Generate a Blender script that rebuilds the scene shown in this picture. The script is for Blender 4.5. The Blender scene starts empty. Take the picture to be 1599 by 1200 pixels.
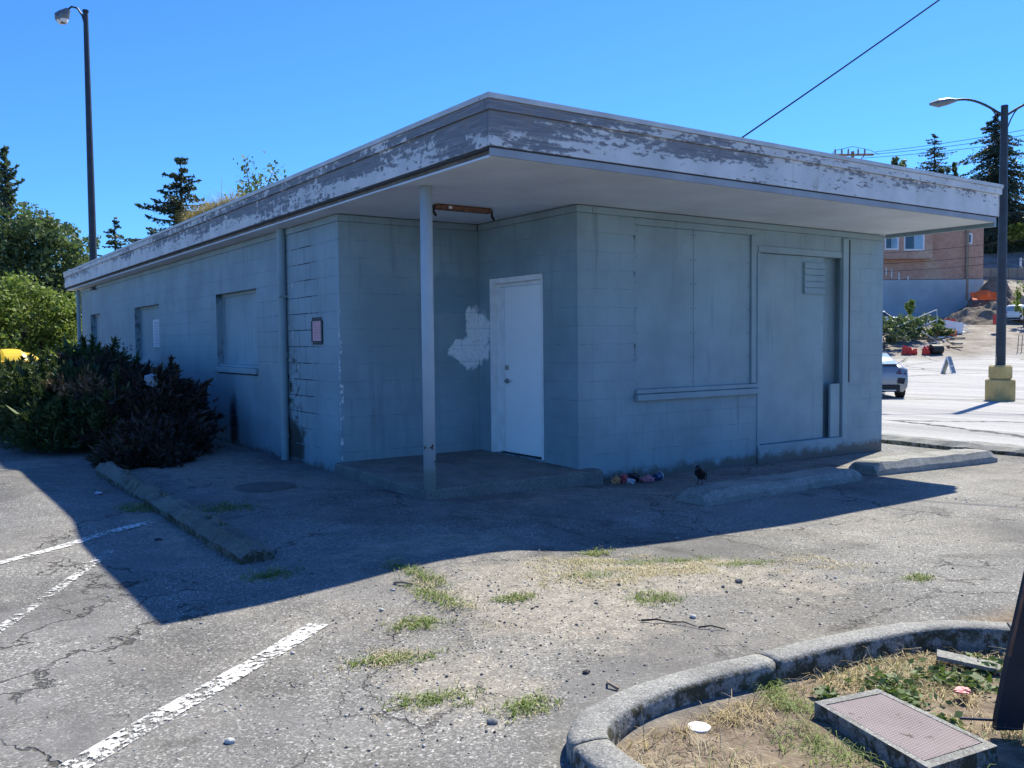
import bpy, bmesh, math, random
import numpy as np
from mathutils import Vector, Matrix

rng = np.random.default_rng(7)
random.seed(7)
SC = bpy.context.scene
COL = SC.collection
rad = math.radians

# ------------------------------------------------------------------ camera
CAM = np.array([-3.888, -5.859, 1.466])
F3 = np.array([0.57044, 0.81999, -0.04700])
R3 = np.array([0.82060, -0.57142, -0.00957])
U3 = np.array([0.03470, 0.03311, 0.99885])
cam = bpy.data.cameras.new('camera')
cam_o = bpy.data.objects.new('camera', cam)
COL.objects.link(cam_o)
cam.sensor_width = 36
cam.lens = 1400.9 / 1599 * 36
cam.clip_start = 0.05
cam.clip_end = 2000
cam_o.matrix_world = Matrix([[R3[0], U3[0], -F3[0], CAM[0]], [R3[1], U3[1], -F3[1], CAM[1]],
                             [R3[2], U3[2], -F3[2], CAM[2]], [0, 0, 0, 1]])
SC.camera = cam_o

# ------------------------------------------------------------------ light
SUN = Vector((0.8085, 0.2865, 1.0)).normalized()
world = bpy.data.worlds.new('World')
SC.world = world
world.use_nodes = True
wn = world.node_tree
wn.nodes.clear()
sky = wn.nodes.new('ShaderNodeTexSky')
sky.sky_type = 'NISHITA'
sky.sun_disc = False
sky.sun_elevation = math.asin(SUN.z)
sky.sun_rotation = math.atan2(SUN.x, SUN.y)
sky.altitude = 0
sky.air_density = 1.0
sky.dust_density = 0.15
sky.ozone_density = 3.0
hs = wn.nodes.new('ShaderNodeMix')
hs.data_type = 'RGBA'; hs.blend_type = 'MULTIPLY'
hs.inputs[0].default_value = 1.0
hs.inputs[7].default_value = (0.255, 0.57, 1.02, 1)   # deep summer blue
wbg = wn.nodes.new('ShaderNodeBackground')
wbg.inputs['Strength'].default_value = 0.12
wo = wn.nodes.new('ShaderNodeOutputWorld')
wn.links.new(sky.outputs[0], hs.inputs[6])
wn.links.new(hs.outputs[2], wbg.inputs['Color'])
wn.links.new(wbg.outputs[0], wo.inputs['Surface'])
sl = bpy.data.lights.new('sun', 'SUN')
sl.energy = 5.0
sl.angle = rad(0.53)
sl.color = (1.0, 0.945, 0.775)
so = bpy.data.objects.new('sun', sl)
so.rotation_euler = SUN.to_track_quat('Z', 'Y').to_euler()
COL.objects.link(so)
SC.view_settings.view_transform = 'Standard'
SC.view_settings.look = 'None'
SC.view_settings.gamma = 1
SC.view_settings.use_curve_mapping = False
SC.view_settings.exposure = 0.8
SC.cycles.max_bounces = 6
SC.cycles.diffuse_bounces = 3
SC.cycles.transparent_max_bounces = 8

# ------------------------------------------------------------------ helpers
def tag(o, label=None, cat=None, group=None, kind=None):
    if label: o['label'] = label
    if cat: o['category'] = cat
    if group: o['group'] = group
    if kind: o['kind'] = kind
    return o

def empty(name, loc=(0, 0, 0), rz=0.0, label=None, cat=None, group=None):
    o = bpy.data.objects.new(name, None)
    o.empty_display_size = 0.2
    COL.objects.link(o)
    o.location = loc
    o.rotation_euler = (0, 0, rz)
    return tag(o, label, cat, group)

def copy_tree(o, parent=None):
    c = o.copy()
    COL.objects.link(c)
    c.parent = parent
    for ch in list(o.children):
        copy_tree(ch, c)
    return c

class MB:
    """collects geometry as vertex and face lists"""
    def __init__(s):
        s.v = []; s.f = []
    def add(s, vs, fs):
        n = len(s.v)
        s.v += [tuple(map(float, p)) for p in vs]
        s.f += [tuple(i + n for i in f) for f in fs]
        return s
    def box(s, a, b, rot=None, piv=None):
        x0, y0, z0 = a; x1, y1, z1 = b
        vs = [(x0,y0,z0),(x1,y0,z0),(x1,y1,z0),(x0,y1,z0),(x0,y0,z1),(x1,y0,z1),(x1,y1,z1),(x0,y1,z1)]
        if rot is not None:
            pv = Vector(piv if piv else ((x0+x1)/2,(y0+y1)/2,(z0+z1)/2))
            vs = [tuple(rot @ (Vector(p) - pv) + pv) for p in vs]
        return s.add(vs, [(0,3,2,1),(4,5,6,7),(0,1,5,4),(1,2,6,5),(2,3,7,6),(3,0,4,7)])
    def rbox(s, a, b, r=0.01):
        """box with chamfered edges"""
        x0, y0, z0 = a; x1, y1, z1 = b
        bm = bmesh.new()
        bmesh.ops.create_cube(bm, size=1)
        for v in bm.verts:
            v.co = Vector(((x0+x1)/2 + v.co.x*(x1-x0), (y0+y1)/2 + v.co.y*(y1-y0), (z0+z1)/2 + v.co.z*(z1-z0)))
        bmesh.ops.bevel(bm, geom=bm.edges[:], offset=r, segments=1, affect='EDGES')
        bm.verts.index_update()
        s.add([v.co[:] for v in bm.verts], [[v.index for v in f.verts] for f in bm.faces])
        bm.free()
        return s
    def tube(s, pts, r, n=10, cap=True):
        pts = [Vector(p) for p in pts]
        rs = r if isinstance(r, (list, tuple)) else [r] * len(pts)
        rings = []
        up = Vector((0, 0, 1))
        u = None
        for i, p in enumerate(pts):
            d = (pts[min(i+1, len(pts)-1)] - pts[max(i-1, 0)]).normalized()
            if u is None:
                u = d.cross(up)
                if u.length < 0.05: u = d.cross(Vector((1, 0, 0)))
            u = (u - d * u.dot(d)).normalized()
            w = d.cross(u)
            rings.append([p + (u*math.cos(2*math.pi*k/n) + w*math.sin(2*math.pi*k/n)) * rs[i] for k in range(n)])
        vs = [v for ring in rings for v in ring]
        fs = []
        for i in range(len(pts)-1):
            for k in range(n):
                a = i*n+k; b = i*n+(k+1) % n
                fs.append((a, b, b+n, a+n))
        if cap:
            fs.append(tuple(range(n))[::-1]); fs.append(tuple((len(pts)-1)*n+k for k in range(n)))
        return s.add(vs, fs)
    def extrude(s, poly, d):
        """closed polygon (3d points) pushed along vector d"""
        n = len(poly); d = Vector(d)
        vs = [Vector(p) for p in poly] + [Vector(p)+d for p in poly]
        fs = [tuple(range(n))[::-1], tuple(range(n, 2*n))]
        fs += [(i, (i+1) % n, (i+1) % n + n, i+n) for i in range(n)]
        return s.add(vs, fs)
    def build(s, name, m, parent=None, loc=None, smooth=False, rz=None):
        me = bpy.data.meshes.new(name)
        me.from_pydata(s.v, [], s.f)
        me.materials.append(m)
        if smooth:
            me.polygons.foreach_set('use_smooth', [True]*len(me.polygons))
        me.update()
        o = bpy.data.objects.new(name, me)
        COL.objects.link(o)
        if parent: o.parent = parent
        if loc: o.location = loc
        if rz: o.rotation_euler = (0, 0, rz)
        return o

def np_mesh(name, V, Fq, m, parent=None, smooth=False, loc=None):
    """V (n,3), Fq (m,k) with constant k"""
    me = bpy.data.meshes.new(name)
    V = np.asarray(V, dtype=np.float32); Fq = np.asarray(Fq, dtype=np.int32)
    k = Fq.shape[1]
    me.vertices.add(len(V)); me.vertices.foreach_set('co', V.ravel())
    me.loops.add(Fq.size); me.loops.foreach_set('vertex_index', Fq.ravel())
    me.polygons.add(len(Fq))
    me.polygons.foreach_set('loop_start', np.arange(0, Fq.size, k, dtype=np.int32))
    me.polygons.foreach_set('loop_total', np.full(len(Fq), k, dtype=np.int32))
    if smooth: me.polygons.foreach_set('use_smooth', np.ones(len(Fq), dtype=bool))
    me.materials.append(m)
    me.update(calc_edges=True)
    me.validate()
    o = bpy.data.objects.new(name, me)
    COL.objects.link(o)
    if parent: o.parent = parent
    if loc is not None: o.location = loc
    return o

# ---- value noise on the plane, used for terrain
_tab = rng.random((256, 256))
def vnoise(x, y):
    x = np.asarray(x, float); y = np.asarray(y, float)
    xi = np.floor(x).astype(int); yi = np.floor(y).astype(int)
    fx = x - xi; fy = y - yi
    fx = fx*fx*(3-2*fx); fy = fy*fy*(3-2*fy)
    t = lambda a, b: _tab[a % 256, b % 256]
    return (t(xi, yi)*(1-fx)+t(xi+1, yi)*fx)*(1-fy) + (t(xi, yi+1)*(1-fx)+t(xi+1, yi+1)*fx)*fy - 0.5
def fbm(x, y, o=4):
    r = 0; a = 1; 
    for k in range(o):
        r = r + a*vnoise(x*2**k+17*k, y*2**k+31*k); a *= .5
    return r
def sstep(x, a, b):
    t = np.clip((np.asarray(x, float)-a)/(b-a), 0, 1)
    return t*t*(3-2*t)

# ---- ground height.  w = distance ahead of the photograph's viewpoint, s = to its right
FH = np.array([0.571, 0.821]); RH = np.array([0.821, -0.571])
PX = [-60, -2.9, -2.2, -1.7, -1.4, -1.07, -.7, -.48, -.2, .1, .5, 1, 2, 2.5, 5, 9]
PZ = [0, 0, .016, .045, .069, .085, .083, .07, .027, -.017, -.045, -.07, -.09, -.1, -.1, -.15]
def gz(x, y):
    x = np.asarray(x, float); y = np.asarray(y, float)
    base = np.interp(x, [-60, 0, 2.5, 5, 9, 45, 60], [0, 0, -.07, -.095, -.153, -.765, -.8])
    prof = np.interp(x, PX+[45, 60], PZ+[-.765, -.8])
    near = np.exp(-((y+1.0)/.85)**2)*(x < 9)
    z = base + (prof-base)*near
    z = z + .07*np.exp(-((x+2.75)/.5)**2)*sstep(y, 1.2, 2.2)*(1-sstep(y, 5.4, 6.6))
    z = z + .012*fbm(x*.9, y*.9, 3)*np.exp(-(np.hypot(x, y)/14)**2)
    # soil bed inside the kerb
    inb = sstep(x, -1.98, -1.9)*sstep(-y, 3.33, 3.45)*(1-sstep(x, 2.0, 2.2))
    z = z + inb*(-.035 + .02*fbm(x*4, y*4, 3))
    dx = x-CAM[0]; dy = y-CAM[1]
    w = dx*FH[0]+dy*FH[1]; s = dx*RH[0]+dy*RH[1]
    street = sstep(w, 58, 76)*.36
    hill = np.interp(w, [0, 75, 78, 90, 100, 105, 112, 125, 135, 145, 170, 260, 400],
                        [0, 0, .6, 2.7, 3.6, 4.6, 6.6, 9.7, 14.3, 18.0, 21, 26, 30])
    side = sstep(s, 5, 25)
    pit = (1-sstep(s, 54, 57))*sstep(w, 92, 98)*(1-sstep(w, 120, 124))
    hill = hill*(1-pit) + np.minimum(hill, 3.6)*pit
    rough = .25*fbm(x*.35, y*.35, 4)*sstep(w, 79, 84)
    return z + (street + hill + rough)*side

# ------------------------------------------------------------------ materials
class G:
    def __init__(s, name, rough=.8, metal=0.0, spec=.3):
        s.m = bpy.data.materials.new(name)
        s.m.use_nodes = True
        s.t = s.m.node_tree
        s.t.nodes.clear()
        s.out = s.t.nodes.new('ShaderNodeOutputMaterial')
        s.b = s.t.nodes.new('ShaderNodeBsdfPrincipled')
        s.b.inputs['Roughness'].default_value = rough
        s.b.inputs['Metallic'].default_value = metal
        s.b.inputs['Specular IOR Level'].default_value = spec
        s.t.links.new(s.b.outputs[0], s.out.inputs[0])
        s._pos = None
    def put(s, sock, v):
        if isinstance(v, bpy.types.NodeSocket): s.t.links.new(v, sock)
        elif isinstance(v, (tuple, list)):
            v = tuple(v)
            if len(sock.default_value) == 4 and len(v) == 3: v = v + (1,)
            sock.default_value = v
        else: sock.default_value = v
    def node(s, t, ins=None, **pr):
        n = s.t.nodes.new(t)
        for k, v in pr.items(): setattr(n, k, v)
        for k, v in (ins or {}).items(): s.put(n.inputs[k], v)
        return n
    @property
    def pos(s):
        if s._pos is None: s._pos = s.node('ShaderNodeNewGeometry').outputs['Position']
        return s._pos
    def obj(s): return s.node('ShaderNodeTexCoord').outputs['Object']
    def math(s, op, a, b=0.0, clamp=False):
        n = s.node('ShaderNodeMath', {0: a, 1: b}, operation=op); n.use_clamp = clamp
        return n.outputs[0]
    def sep(s, v=None):
        n = s.node('ShaderNodeSeparateXYZ', {0: v if v is not None else s.pos})
        return n.outputs[0], n.outputs[1], n.outputs[2]
    def comb(s, x, y, z): return s.node('ShaderNodeCombineXYZ', {0: x, 1: y, 2: z}).outputs[0]
    def vmul(s, v, k):
        return s.node('ShaderNodeVectorMath', {0: v, 1: k}, operation='MULTIPLY').outputs[0]
    def vadd(s, v, k):
        return s.node('ShaderNodeVectorMath', {0: v, 1: k}, operation='ADD').outputs[0]
    def mix(s, f, a, b, mode='MIX'):
        n = s.node('ShaderNodeMix', data_type='RGBA', blend_type=mode)
        s.put(n.inputs[0], f); s.put(n.inputs[6], a); s.put(n.inputs[7], b)
        return n.outputs[2]
    def noise(s, scale, detail=3, rough=.6, vec=None, dist=0.0, col=False):
        n = s.node('ShaderNodeTexNoise', {'Vector': vec if vec is not None else s.pos, 'Scale': scale, 'Detail': detail, 'Roughness': rough, 'Distortion': dist})
        return n.outputs[1] if col else n.outputs[0]
    def vor(s, scale, feature='F1', vec=None, out=0, rnd=1.0):
        n = s.node('ShaderNodeTexVoronoi', feature=feature)
        s.put(n.inputs['Vector'], vec if vec is not None else s.pos); s.put(n.inputs['Scale'], scale)
        s.put(n.inputs['Randomness'], rnd)
        return n.outputs[out]
    def ss(s, x, a, b, lo=0.0, hi=1.0):
        n = s.node('ShaderNodeMapRange', {0: x, 1: a, 2: b, 3: lo, 4: hi}, interpolation_type='SMOOTHSTEP')
        return n.outputs[0]
    def ramp(s, f, stops):
        n = s.node('ShaderNodeValToRGB', {0: f})
        e = n.color_ramp.elements
        while len(e) < len(stops): e.new(.5)
        for i, (p, c) in enumerate(stops):
            e[i].position = p; e[i].color = (c[0], c[1], c[2], 1) if isinstance(c, (tuple, list)) else (c, c, c, 1)
        return n.outputs[0]
    def ell(s, c, r, warp=0.0, edge=(1.0, .8), nscale=6.0):
        """soft ragged ellipsoid in world space"""
        v = s.pos
        if warp:
            nz = s.vmul(s.vadd(s.noise(nscale, 4, .65, col=True), (-.5, -.5, -.5)), (warp, warp, warp))
            v = s.vadd(v, nz)
        v = s.vadd(v, tuple(-a for a in c)); v = s.vmul(v, tuple(1/a for a in r))
        l = s.node('ShaderNodeVectorMath', {0: v}, operation='LENGTH').outputs['Value']
        return s.ss(l, edge[0], edge[1])
    def bump(s, h, dist=.003, strength=1.0):
        n = s.node('ShaderNodeBump', {'Height': h, 'Distance': dist, 'Strength': strength})
        s.t.links.new(n.outputs[0], s.b.inputs['Normal'])
    def base(s, c): s.put(s.b.inputs['Base Color'], c)
    def rough(s, c): s.put(s.b.inputs['Roughness'], c)
    def alpha(s, a): s.put(s.b.inputs['Alpha'], a)

def plain(name, col, rough=.7, metal=0.0, var=.15, scale=5.0, spec=.3, bump=0.0):
    g = G(name, rough, metal, spec)
    n = g.noise(scale, 4, .6)
    lo = tuple(c*(1-var) for c in col); hi = tuple(min(1, c*(1+var)) for c in col)
    g.base(g.ramp(n, [(.3, lo), (.7, hi)]))
    if bump: g.bump(g.noise(scale*8, 4), bump)
    return g.m

# -- ground
def ground_mat():
    g = G('ground_surface', .9, spec=.25)
    at = lambda n: g.node('ShaderNodeAttribute', attribute_name=n).outputs['Fac']
    dirt, far, soil = at('dirt'), at('far'), at('soil')
    blotch = g.noise(.55, 5, .62)
    blotch2 = g.noise(2.3, 5, .65)
    asp = g.ramp(g.mix(.5, blotch, blotch2), [(.34, (.145, .142, .138)), (.5, (.20, .194, .186)), (.68, (.265, .256, .242))])
    # fine aggregate: pale chips and dark pits
    ch = g.vor(105, out=1)
    chs = g.node('ShaderNodeSeparateColor', {0: ch}).outputs[0]
    agg = g.ramp(chs, [(0.0, .62), (.55, .92), (.8, 1.12), (.94, 1.6), (1.0, 2.4)])
    ch2 = g.node('ShaderNodeSeparateColor', {0: g.vor(190, out=1)}).outputs[0]
    agg2 = g.ramp(ch2, [(0, .7), (.6, 1.0), (1, 1.4)])
    smooth = g.ss(g.noise(.8, 3, .5, vec=g.vadd(g.pos, (31, 5, 0))), .5, .62)   # sealed, smoother patches
    fadef = g.math('MULTIPLY', smooth, .65)
    asp1 = g.mix(1.0, asp, agg, 'MULTIPLY')
    asp1 = g.mix(1.0, asp1, agg2, 'MULTIPLY')
    asp1 = g.mix(fadef, asp1, g.mix(.5, asp, (.16, .155, .16)))
    st = g.ss(g.noise(.38, 6, .68, vec=g.vadd(g.pos, (70, 3, 0))), .44, .6, 1.06, .68)
    asp1 = g.mix(1.0, asp1, g.comb(st, st, st), 'MULTIPLY')
    oil = g.ss(g.noise(1.6, 4, .6, vec=g.vadd(g.pos, (7, 23, 0)), dist=.4), .6, .7, 1.0, .6)
    asp1 = g.mix(1.0, asp1, g.comb(oil, oil, oil), 'MULTIPLY')
    # cracks
    wv = g.vadd(g.pos, g.vmul(g.vadd(g.noise(2.2, 4, .7, col=True), (-.5, -.5, -.5)), (.55, .55, .55)))
    e1 = g.vor(.42, 'DISTANCE_TO_EDGE', wv)
    c1 = g.math('MULTIPLY', g.ss(e1, .005, .0015), g.ss(g.noise(.7, 2), .42, .52, 0, .8))
    wv2 = g.vadd(g.pos, g.vmul(g.vadd(g.noise(7, 4, .7, col=True), (-.5, -.5, -.5)), (.16, .16, .16)))
    e2 = g.vor(3.2, 'DISTANCE_TO_EDGE', wv2)
    c2 = g.math('MULTIPLY', g.ss(e2, .03, .008), g.ss(g.noise(.9, 3, vec=g.vadd(g.pos, (3, 9, 0))), .56, .66))
    crack = g.math('MAXIMUM', c1, g.math('MULTIPLY', c2, .75))
    crack = g.math('MULTIPLY', crack, g.math('SUBTRACT', 1.0, far, True))
    asp2 = g.mix(crack, asp1, (.03, .028, .027))
    # dust and dry soil
    dn = g.noise(9, 5, .7)
    dcol = g.ramp(dn, [(.3, (.21, .19, .16)), (.5, (.33, .295, .245)), (.72, (.42, .38, .32))])
    dcol = g.mix(1.0, dcol, g.ramp(chs, [(0, .7), (.8, 1.0), (1, 1.5)]), 'MULTIPLY')
    dm = g.ss(g.math('ADD', dirt, g.math('MULTIPLY', g.math('SUBTRACT', g.noise(4, 5, .7), .5), 1.1)), .35, .75)
    dm = g.math('MAXIMUM', g.math('MULTIPLY', dm, .8), g.ss(g.noise(.45, 6, .7, vec=g.vadd(g.pos, (2, 40, 0))), .42, .7, .05, .5))
    col = g.mix(dm, asp2, dcol)
    # street farther off: pale worn lanes, with sun glare put into their colour
    x, y, z = g.sep()
    sv = g.comb(g.math('MULTIPLY', x, .9), g.math('MULTIPLY', y, .06), 0)
    fcol = g.ramp(g.noise(1.0, 5, .6, vec=sv), [(.3, (.24, .235, .235)), (.5, (.36, .35, .345)), (.7, (.45, .44, .43))])
    fcol = g.mix(.5, fcol, g.mix(1.0, fcol, agg, 'MULTIPLY'))
    e3 = g.vor(.07, 'DISTANCE_TO_EDGE', wv)
    fcol = g.mix(g.ss(e3, .006, .002), fcol, (.06, .06, .06))
    col = g.mix(far, col, fcol)
    # construction soil and planting bed
    scol = g.ramp(g.noise(.5, 8, .7), [(.35, (.14, .115, .095)), (.5, (.24, .21, .18)), (.65, (.34, .31, .275))])
    ncol = g.ramp(g.noise(14, 6, .7), [(.3, (.1, .075, .05)), (.5, (.19, .145, .105)), (.7, (.29, .23, .17))])
    near = g.ss(x, 12, 4)
    scol = g.mix(near, scol, ncol)
    col = g.mix(soil, col, scol)
    g.base(col)
    h = g.math('ADD', g.math('MULTIPLY', chs, .6), g.math('MULTIPLY', g.noise(40, 5, .7), 1.2))
    h = g.math('SUBTRACT', h, g.math('MULTIPLY', crack, 2.5))
    h = g.math('ADD', h, g.math('MULTIPLY', g.math('MULTIPLY', soil, dn), 4.0))
    g.bump(h, .006, .9)
    return g.m

def paint_line_mat(wear):
    g = G('worn_white_line_paint', .75)
    n = g.noise(38, 5, .75); n2 = g.noise(5, 3)
    g.base(g.ramp(g.noise(20, 4), [(.3, (.55, .54, .52)), (.7, (.78, .77, .74))]))
    f = g.math('ADD', g.math('MULTIPLY', n, .7), g.math('MULTIPLY', n2, .3))
    g.alpha(g.ss(f, wear, wear+.05))
    g.m.use_backface_culling = False
    return g.m

def wall_paint(name, col, blocks=True):
    g = G(name, .62, spec=.35)
    n = g.noise(1.3, 5, .6)
    lo = tuple(c*.86 for c in col); hi = tuple(min(1, c*1.12) for c in col)
    c = g.ramp(n, [(.35, lo), (.65, hi)])
    x, y, z = g.sep()
    vst = g.noise(3.0, 4, .6, vec=g.comb(g.math('MULTIPLY', x, 3), g.math('MULTIPLY', y, 3), g.math('MULTIPLY', z, .25)))
    c = g.mix(g.ss(vst, .55, .75), c, tuple(v*.8 for v in col))
    # tan blotches where older coats show
    c = g.mix(g.math('MULTIPLY', g.ss(g.noise(.9, 2, vec=g.vadd(g.pos, (9, 2, 4))), .55, .7), .35), c, (.30, .37, .38))
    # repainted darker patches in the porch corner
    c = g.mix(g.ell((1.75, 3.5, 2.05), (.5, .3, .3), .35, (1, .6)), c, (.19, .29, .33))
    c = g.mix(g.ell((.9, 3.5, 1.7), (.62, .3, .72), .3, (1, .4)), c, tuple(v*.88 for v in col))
    # white overpaint in the corner
    w1 = g.ell((2.07, 3.5, 1.52), (.13, .35, .42), .16, (1, .8), 8)
    w2 = g.math('MAXIMUM', g.ell((1.88, 3.5, 1.38), (.2, .3, .13), .16, (1, .8), 9), g.ell((1.98, 3.5, 1.34), (.17, .3, .22), .16, (1, .8), 9))
    w3 = g.ell((2.0, 3.5, 1.75), (.05, .3, .16), .06, (1, .85), 12)
    wm = g.math('MAXIMUM', g.math('MAXIMUM', w1, w2), w3)
    c = g.mix(g.math('MULTIPLY', wm, g.ss(g.noise(22, 3), .3, .5, .6, .95)), c, (.8, .82, .82))
    # peeling and mildew either side of the downpipe
    pm = g.ell((.28, 5.06, 1.2), (.3, .42, 1.9), .25, (1, .75), 5)
    bl = g.noise(7, 5, .7)
    c = g.mix(g.math('MULTIPLY', pm, g.ss(bl, .61, .65)), c, (.6, .6, .57))
    pm2 = g.ell((.28, 5.0, .65), (.3, .4, .95), .3, (1, .6), 5)
    c = g.mix(g.math('MULTIPLY', pm2, g.ss(bl, .52, .40)), c, (.045, .06, .045))
    pm3 = g.ell((.28, 4.95, .2), (.3, .5, .4), .5, (1, .5), 7)
    c = g.mix(pm3, c, (.05, .045, .04))
    # soot scar and splash line at the base
    c = g.mix(g.ell((.28, 7.35, .2), (.2, .28, .75), .22, (1, .35), 6), c, (.02, .018, .02))
    splash = g.math('ADD', z, g.math('MULTIPLY', g.math('SUBTRACT', g.noise(6, 5, .7), .5), .34))
    c = g.mix(g.ss(splash, .07, -.04), c, (.13, .13, .115))
    chips = g.math('MULTIPLY', g.ss(g.noise(16, 4, .75), .71, .73), g.ss(g.noise(1.1, 2), .45, .6))
    c = g.mix(chips, c, (.5, .52, .52))
    edge = g.math('MULTIPLY', g.ell((.286, 3.514, .95), (.035, .035, 1.1), .02, (1, .8)), g.ss(g.noise(17, 4, .7, vec=g.vadd(g.pos, (1, 7, 3))), .54, .57))
    c = g.mix(edge, c, (.7, .72, .72))
    marks = g.ss(g.noise(24, 3, .6, vec=g.comb(g.math('MULTIPLY', x, .5), g.math('MULTIPLY', y, .5), z)), .76, .78)
    c = g.mix(marks, c, (.07, .09, .11))
    g.base(c)
    g.bump(g.math('ADD', g.noise(60, 4, .6), g.math('MULTIPLY', g.noise(9, 3), 1.2)), .0025 if blocks else .001)
    return g.m

def mortar_mat(col):
    g = G('painted_mortar', .8)
    n = g.noise(4.5, 4, .7)
    c = g.ramp(n, [(.5, tuple(v*.96 for v in col)), (.6, tuple(v*.5 for v in col)), (.7, tuple(v*.12 for v in col))])
    pm = g.ell((.28, 4.85, 1.7), (.4, .85, 1.7), .6, (1, .8), 5)
    c = g.mix(g.math('MULTIPLY', pm, g.ss(g.noise(11, 3), .38, .46)), c, (.02, .025, .028))
    g.base(c)
    return g.m

def fascia_mat():
    g = G('peeling_fascia_paint', .7)
    x, y, z = g.sep()
    # grain runs along the board
    run = g.math('ADD', x, y)
    gv = g.comb(g.math('MULTIPLY', run, .75), g.math('MULTIPLY', run, .1), g.math('MULTIPLY', z, 4.2))
    big = g.noise(1.15, 3, .5, vec=gv, dist=.5)
    flakes = g.noise(9, 7, .75, vec=g.comb(g.math('MULTIPLY', run, .8), 0, g.math('MULTIPLY', z, 2.8)), dist=.6)
    streak = g.noise(2, 4, .6, vec=g.comb(g.math('MULTIPLY', run, 1.4), 3.3, g.math('MULTIPLY', z, 16)))
    nx = g.math('ABSOLUTE', g.node('ShaderNodeSeparateXYZ', {0: g.node('ShaderNodeNewGeometry').outputs['Normal']}).outputs[0])
    drip = g.noise(3.4, 5, .7, vec=g.comb(0, g.math('MULTIPLY', run, 2.2), g.math('MULTIPLY', z, 1.1)), dist=.3)
    fl2 = g.mix(g.math('MULTIPLY', nx, .6), flakes, drip)
    f = g.math('ADD', g.math('ADD', g.math('MULTIPLY', big, .38), g.math('MULTIPLY', fl2, .56)), g.math('MULTIPLY', streak, .22))
    # paint survives best low on the board and towards the right end
    zz = g.math('ADD', g.ss(z, 3.0, 3.25, .045, -.085), g.ss(z, 3.26, 3.268, 0, .06))
    rr = g.math('ADD', g.ss(x, .3, 6, -.035, .075), g.ss(y, 5, 19, 0, .09))
    cor = g.ell((.0, .0, 3.25), (.8, 1.8, .5), .3, (1, .3))
    chipv = g.vor(9, out=0, vec=g.comb(g.math('MULTIPLY', run, 1.0), g.noise(5, 3), g.math('MULTIPLY', z, 2.4)))
    f = g.math('ADD', f, g.math('MULTIPLY', g.math('SUBTRACT', chipv, .45), .13))
    f = g.math('SUBTRACT', g.math('ADD', g.math('ADD', f, zz), rr), g.math('MULTIPLY', cor, .05))
    m = g.ss(f, .545, .556)
    wood = g.ramp(g.noise(3, 5, .7, vec=g.comb(run, 0, g.math('MULTIPLY', z, 22))), [(.35, (.13, .14, .16)), (.55, (.22, .235, .26)), (.7, (.3, .31, .33))])
    paint = g.ramp(g.noise(2.0, 4), [(.35, (.54, .56, .56)), (.65, (.70, .71, .70))])
    under = g.ss(f, .515, .525)
    wood = g.mix(g.math('MULTIPLY', under, .5), wood, (.42, .41, .40))
    c = g.mix(m, wood, paint)
    ru = g.math('MULTIPLY', g.ss(g.noise(1.6, 3, vec=g.comb(g.math('MULTIPLY', run, 2.2), 0, g.math('MULTIPLY', z, .5))), .6, .72), .45)
    c = g.mix(ru, c, (.3, .24, .19))
    g.base(c)
    g.bump(g.math('ADD', g.math('MULTIPLY', m, 1.0), g.math('MULTIPLY', streak, .4)), .002)
    return g.m

WALL = (.24, .335, .375)
M = {}
M['ground'] = ground_mat()
M['line'] = paint_line_mat(.47)
M['line_faint'] = paint_line_mat(.505)
M['block'] = wall_paint('blue_grey_block_paint', WALL)
M['board'] = wall_paint('blue_grey_board_paint', tuple(v*1.04 for v in WALL), False)
M['mortar'] = mortar_mat(WALL)
M['fascia'] = fascia_mat()
M['flashing'] = plain('aged_roof_flashing', (.55, .54, .52), .5, .2, .18, 3)
M['soffit'] = plain('soffit_paint', (.62, .69, .75), .7, 0, .12, 1.2)
M['soffit_edge'] = plain('shade_toned_soffit_edge', (.30, .34, .38), .7, 0, .15, 2)  # soffit tone darkened to offset the extra light on the vertical face
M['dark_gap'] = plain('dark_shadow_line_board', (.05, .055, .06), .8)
M['door_white'] = plain('white_door_paint', (.88, .90, .90), .45, 0, .03, 2, .45)
M['door_frame'] = plain('white_frame_paint', (.78, .80, .80), .55, 0, .10, 6)
M['steel'] = plain('brushed_steel', (.45, .45, .45), .35, .9, .15, 30)
M['pipe'] = plain('downpipe_paint', (.24, .33, .36), .5, 0, .12, 2)
def post_mat():
    g = G('chipped_post_paint', .5)
    c = g.ramp(g.noise(3, 3), [(.35, (.40, .46, .49)), (.65, (.48, .53, .55))])
    x, y, z = g.sep()
    k = g.math('ADD', g.noise(9, 4, .7), g.ss(z, 1.6, .1, -.1, .06))
    c = g.mix(g.ss(k, .655, .665), c, (.09, .04, .025))
    c = g.mix(g.ss(g.noise(14, 3, .7, vec=g.vadd(g.pos, (4, 4, 4))), .73, .74), c, (.6, .62, .62))
    c = g.mix(g.ss(z, .32, .22), c, (.33, .38, .36))
    g.base(c); return g.m
M['post'] = post_mat()
def concrete(name, col, s=1.0, moss=True):
    g = G(name, .9)
    c = g.ramp(g.noise(3*s, 6, .7), [(.3, tuple(v*.62 for v in col)), (.52, col), (.75, tuple(v*1.25 for v in col))])
    sp = g.node('ShaderNodeSeparateColor', {0: g.vor(150, out=1)}).outputs[0]
    c = g.mix(1.0, c, g.ramp(sp, [(0, .65), (.5, .95), (.9, 1.15), (1, 1.6)]), 'MULTIPLY')
    if moss:
        nz = g.node('ShaderNodeSeparateXYZ', {0: g.node('ShaderNodeNewGeometry').outputs['Normal']}).outputs[2]
        side = g.ss(nz, .75, .4)
        c = g.mix(g.math('MULTIPLY', side, g.ss(g.noise(14, 5, .7), .42, .58)), c, (.06, .056, .035))
    g.base(c)
    g.bump(g.math('ADD', g.noise(70, 4, .7), g.math('MULTIPLY', g.noise(12, 4, .7), 2)), .006)
    return g.m
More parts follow.
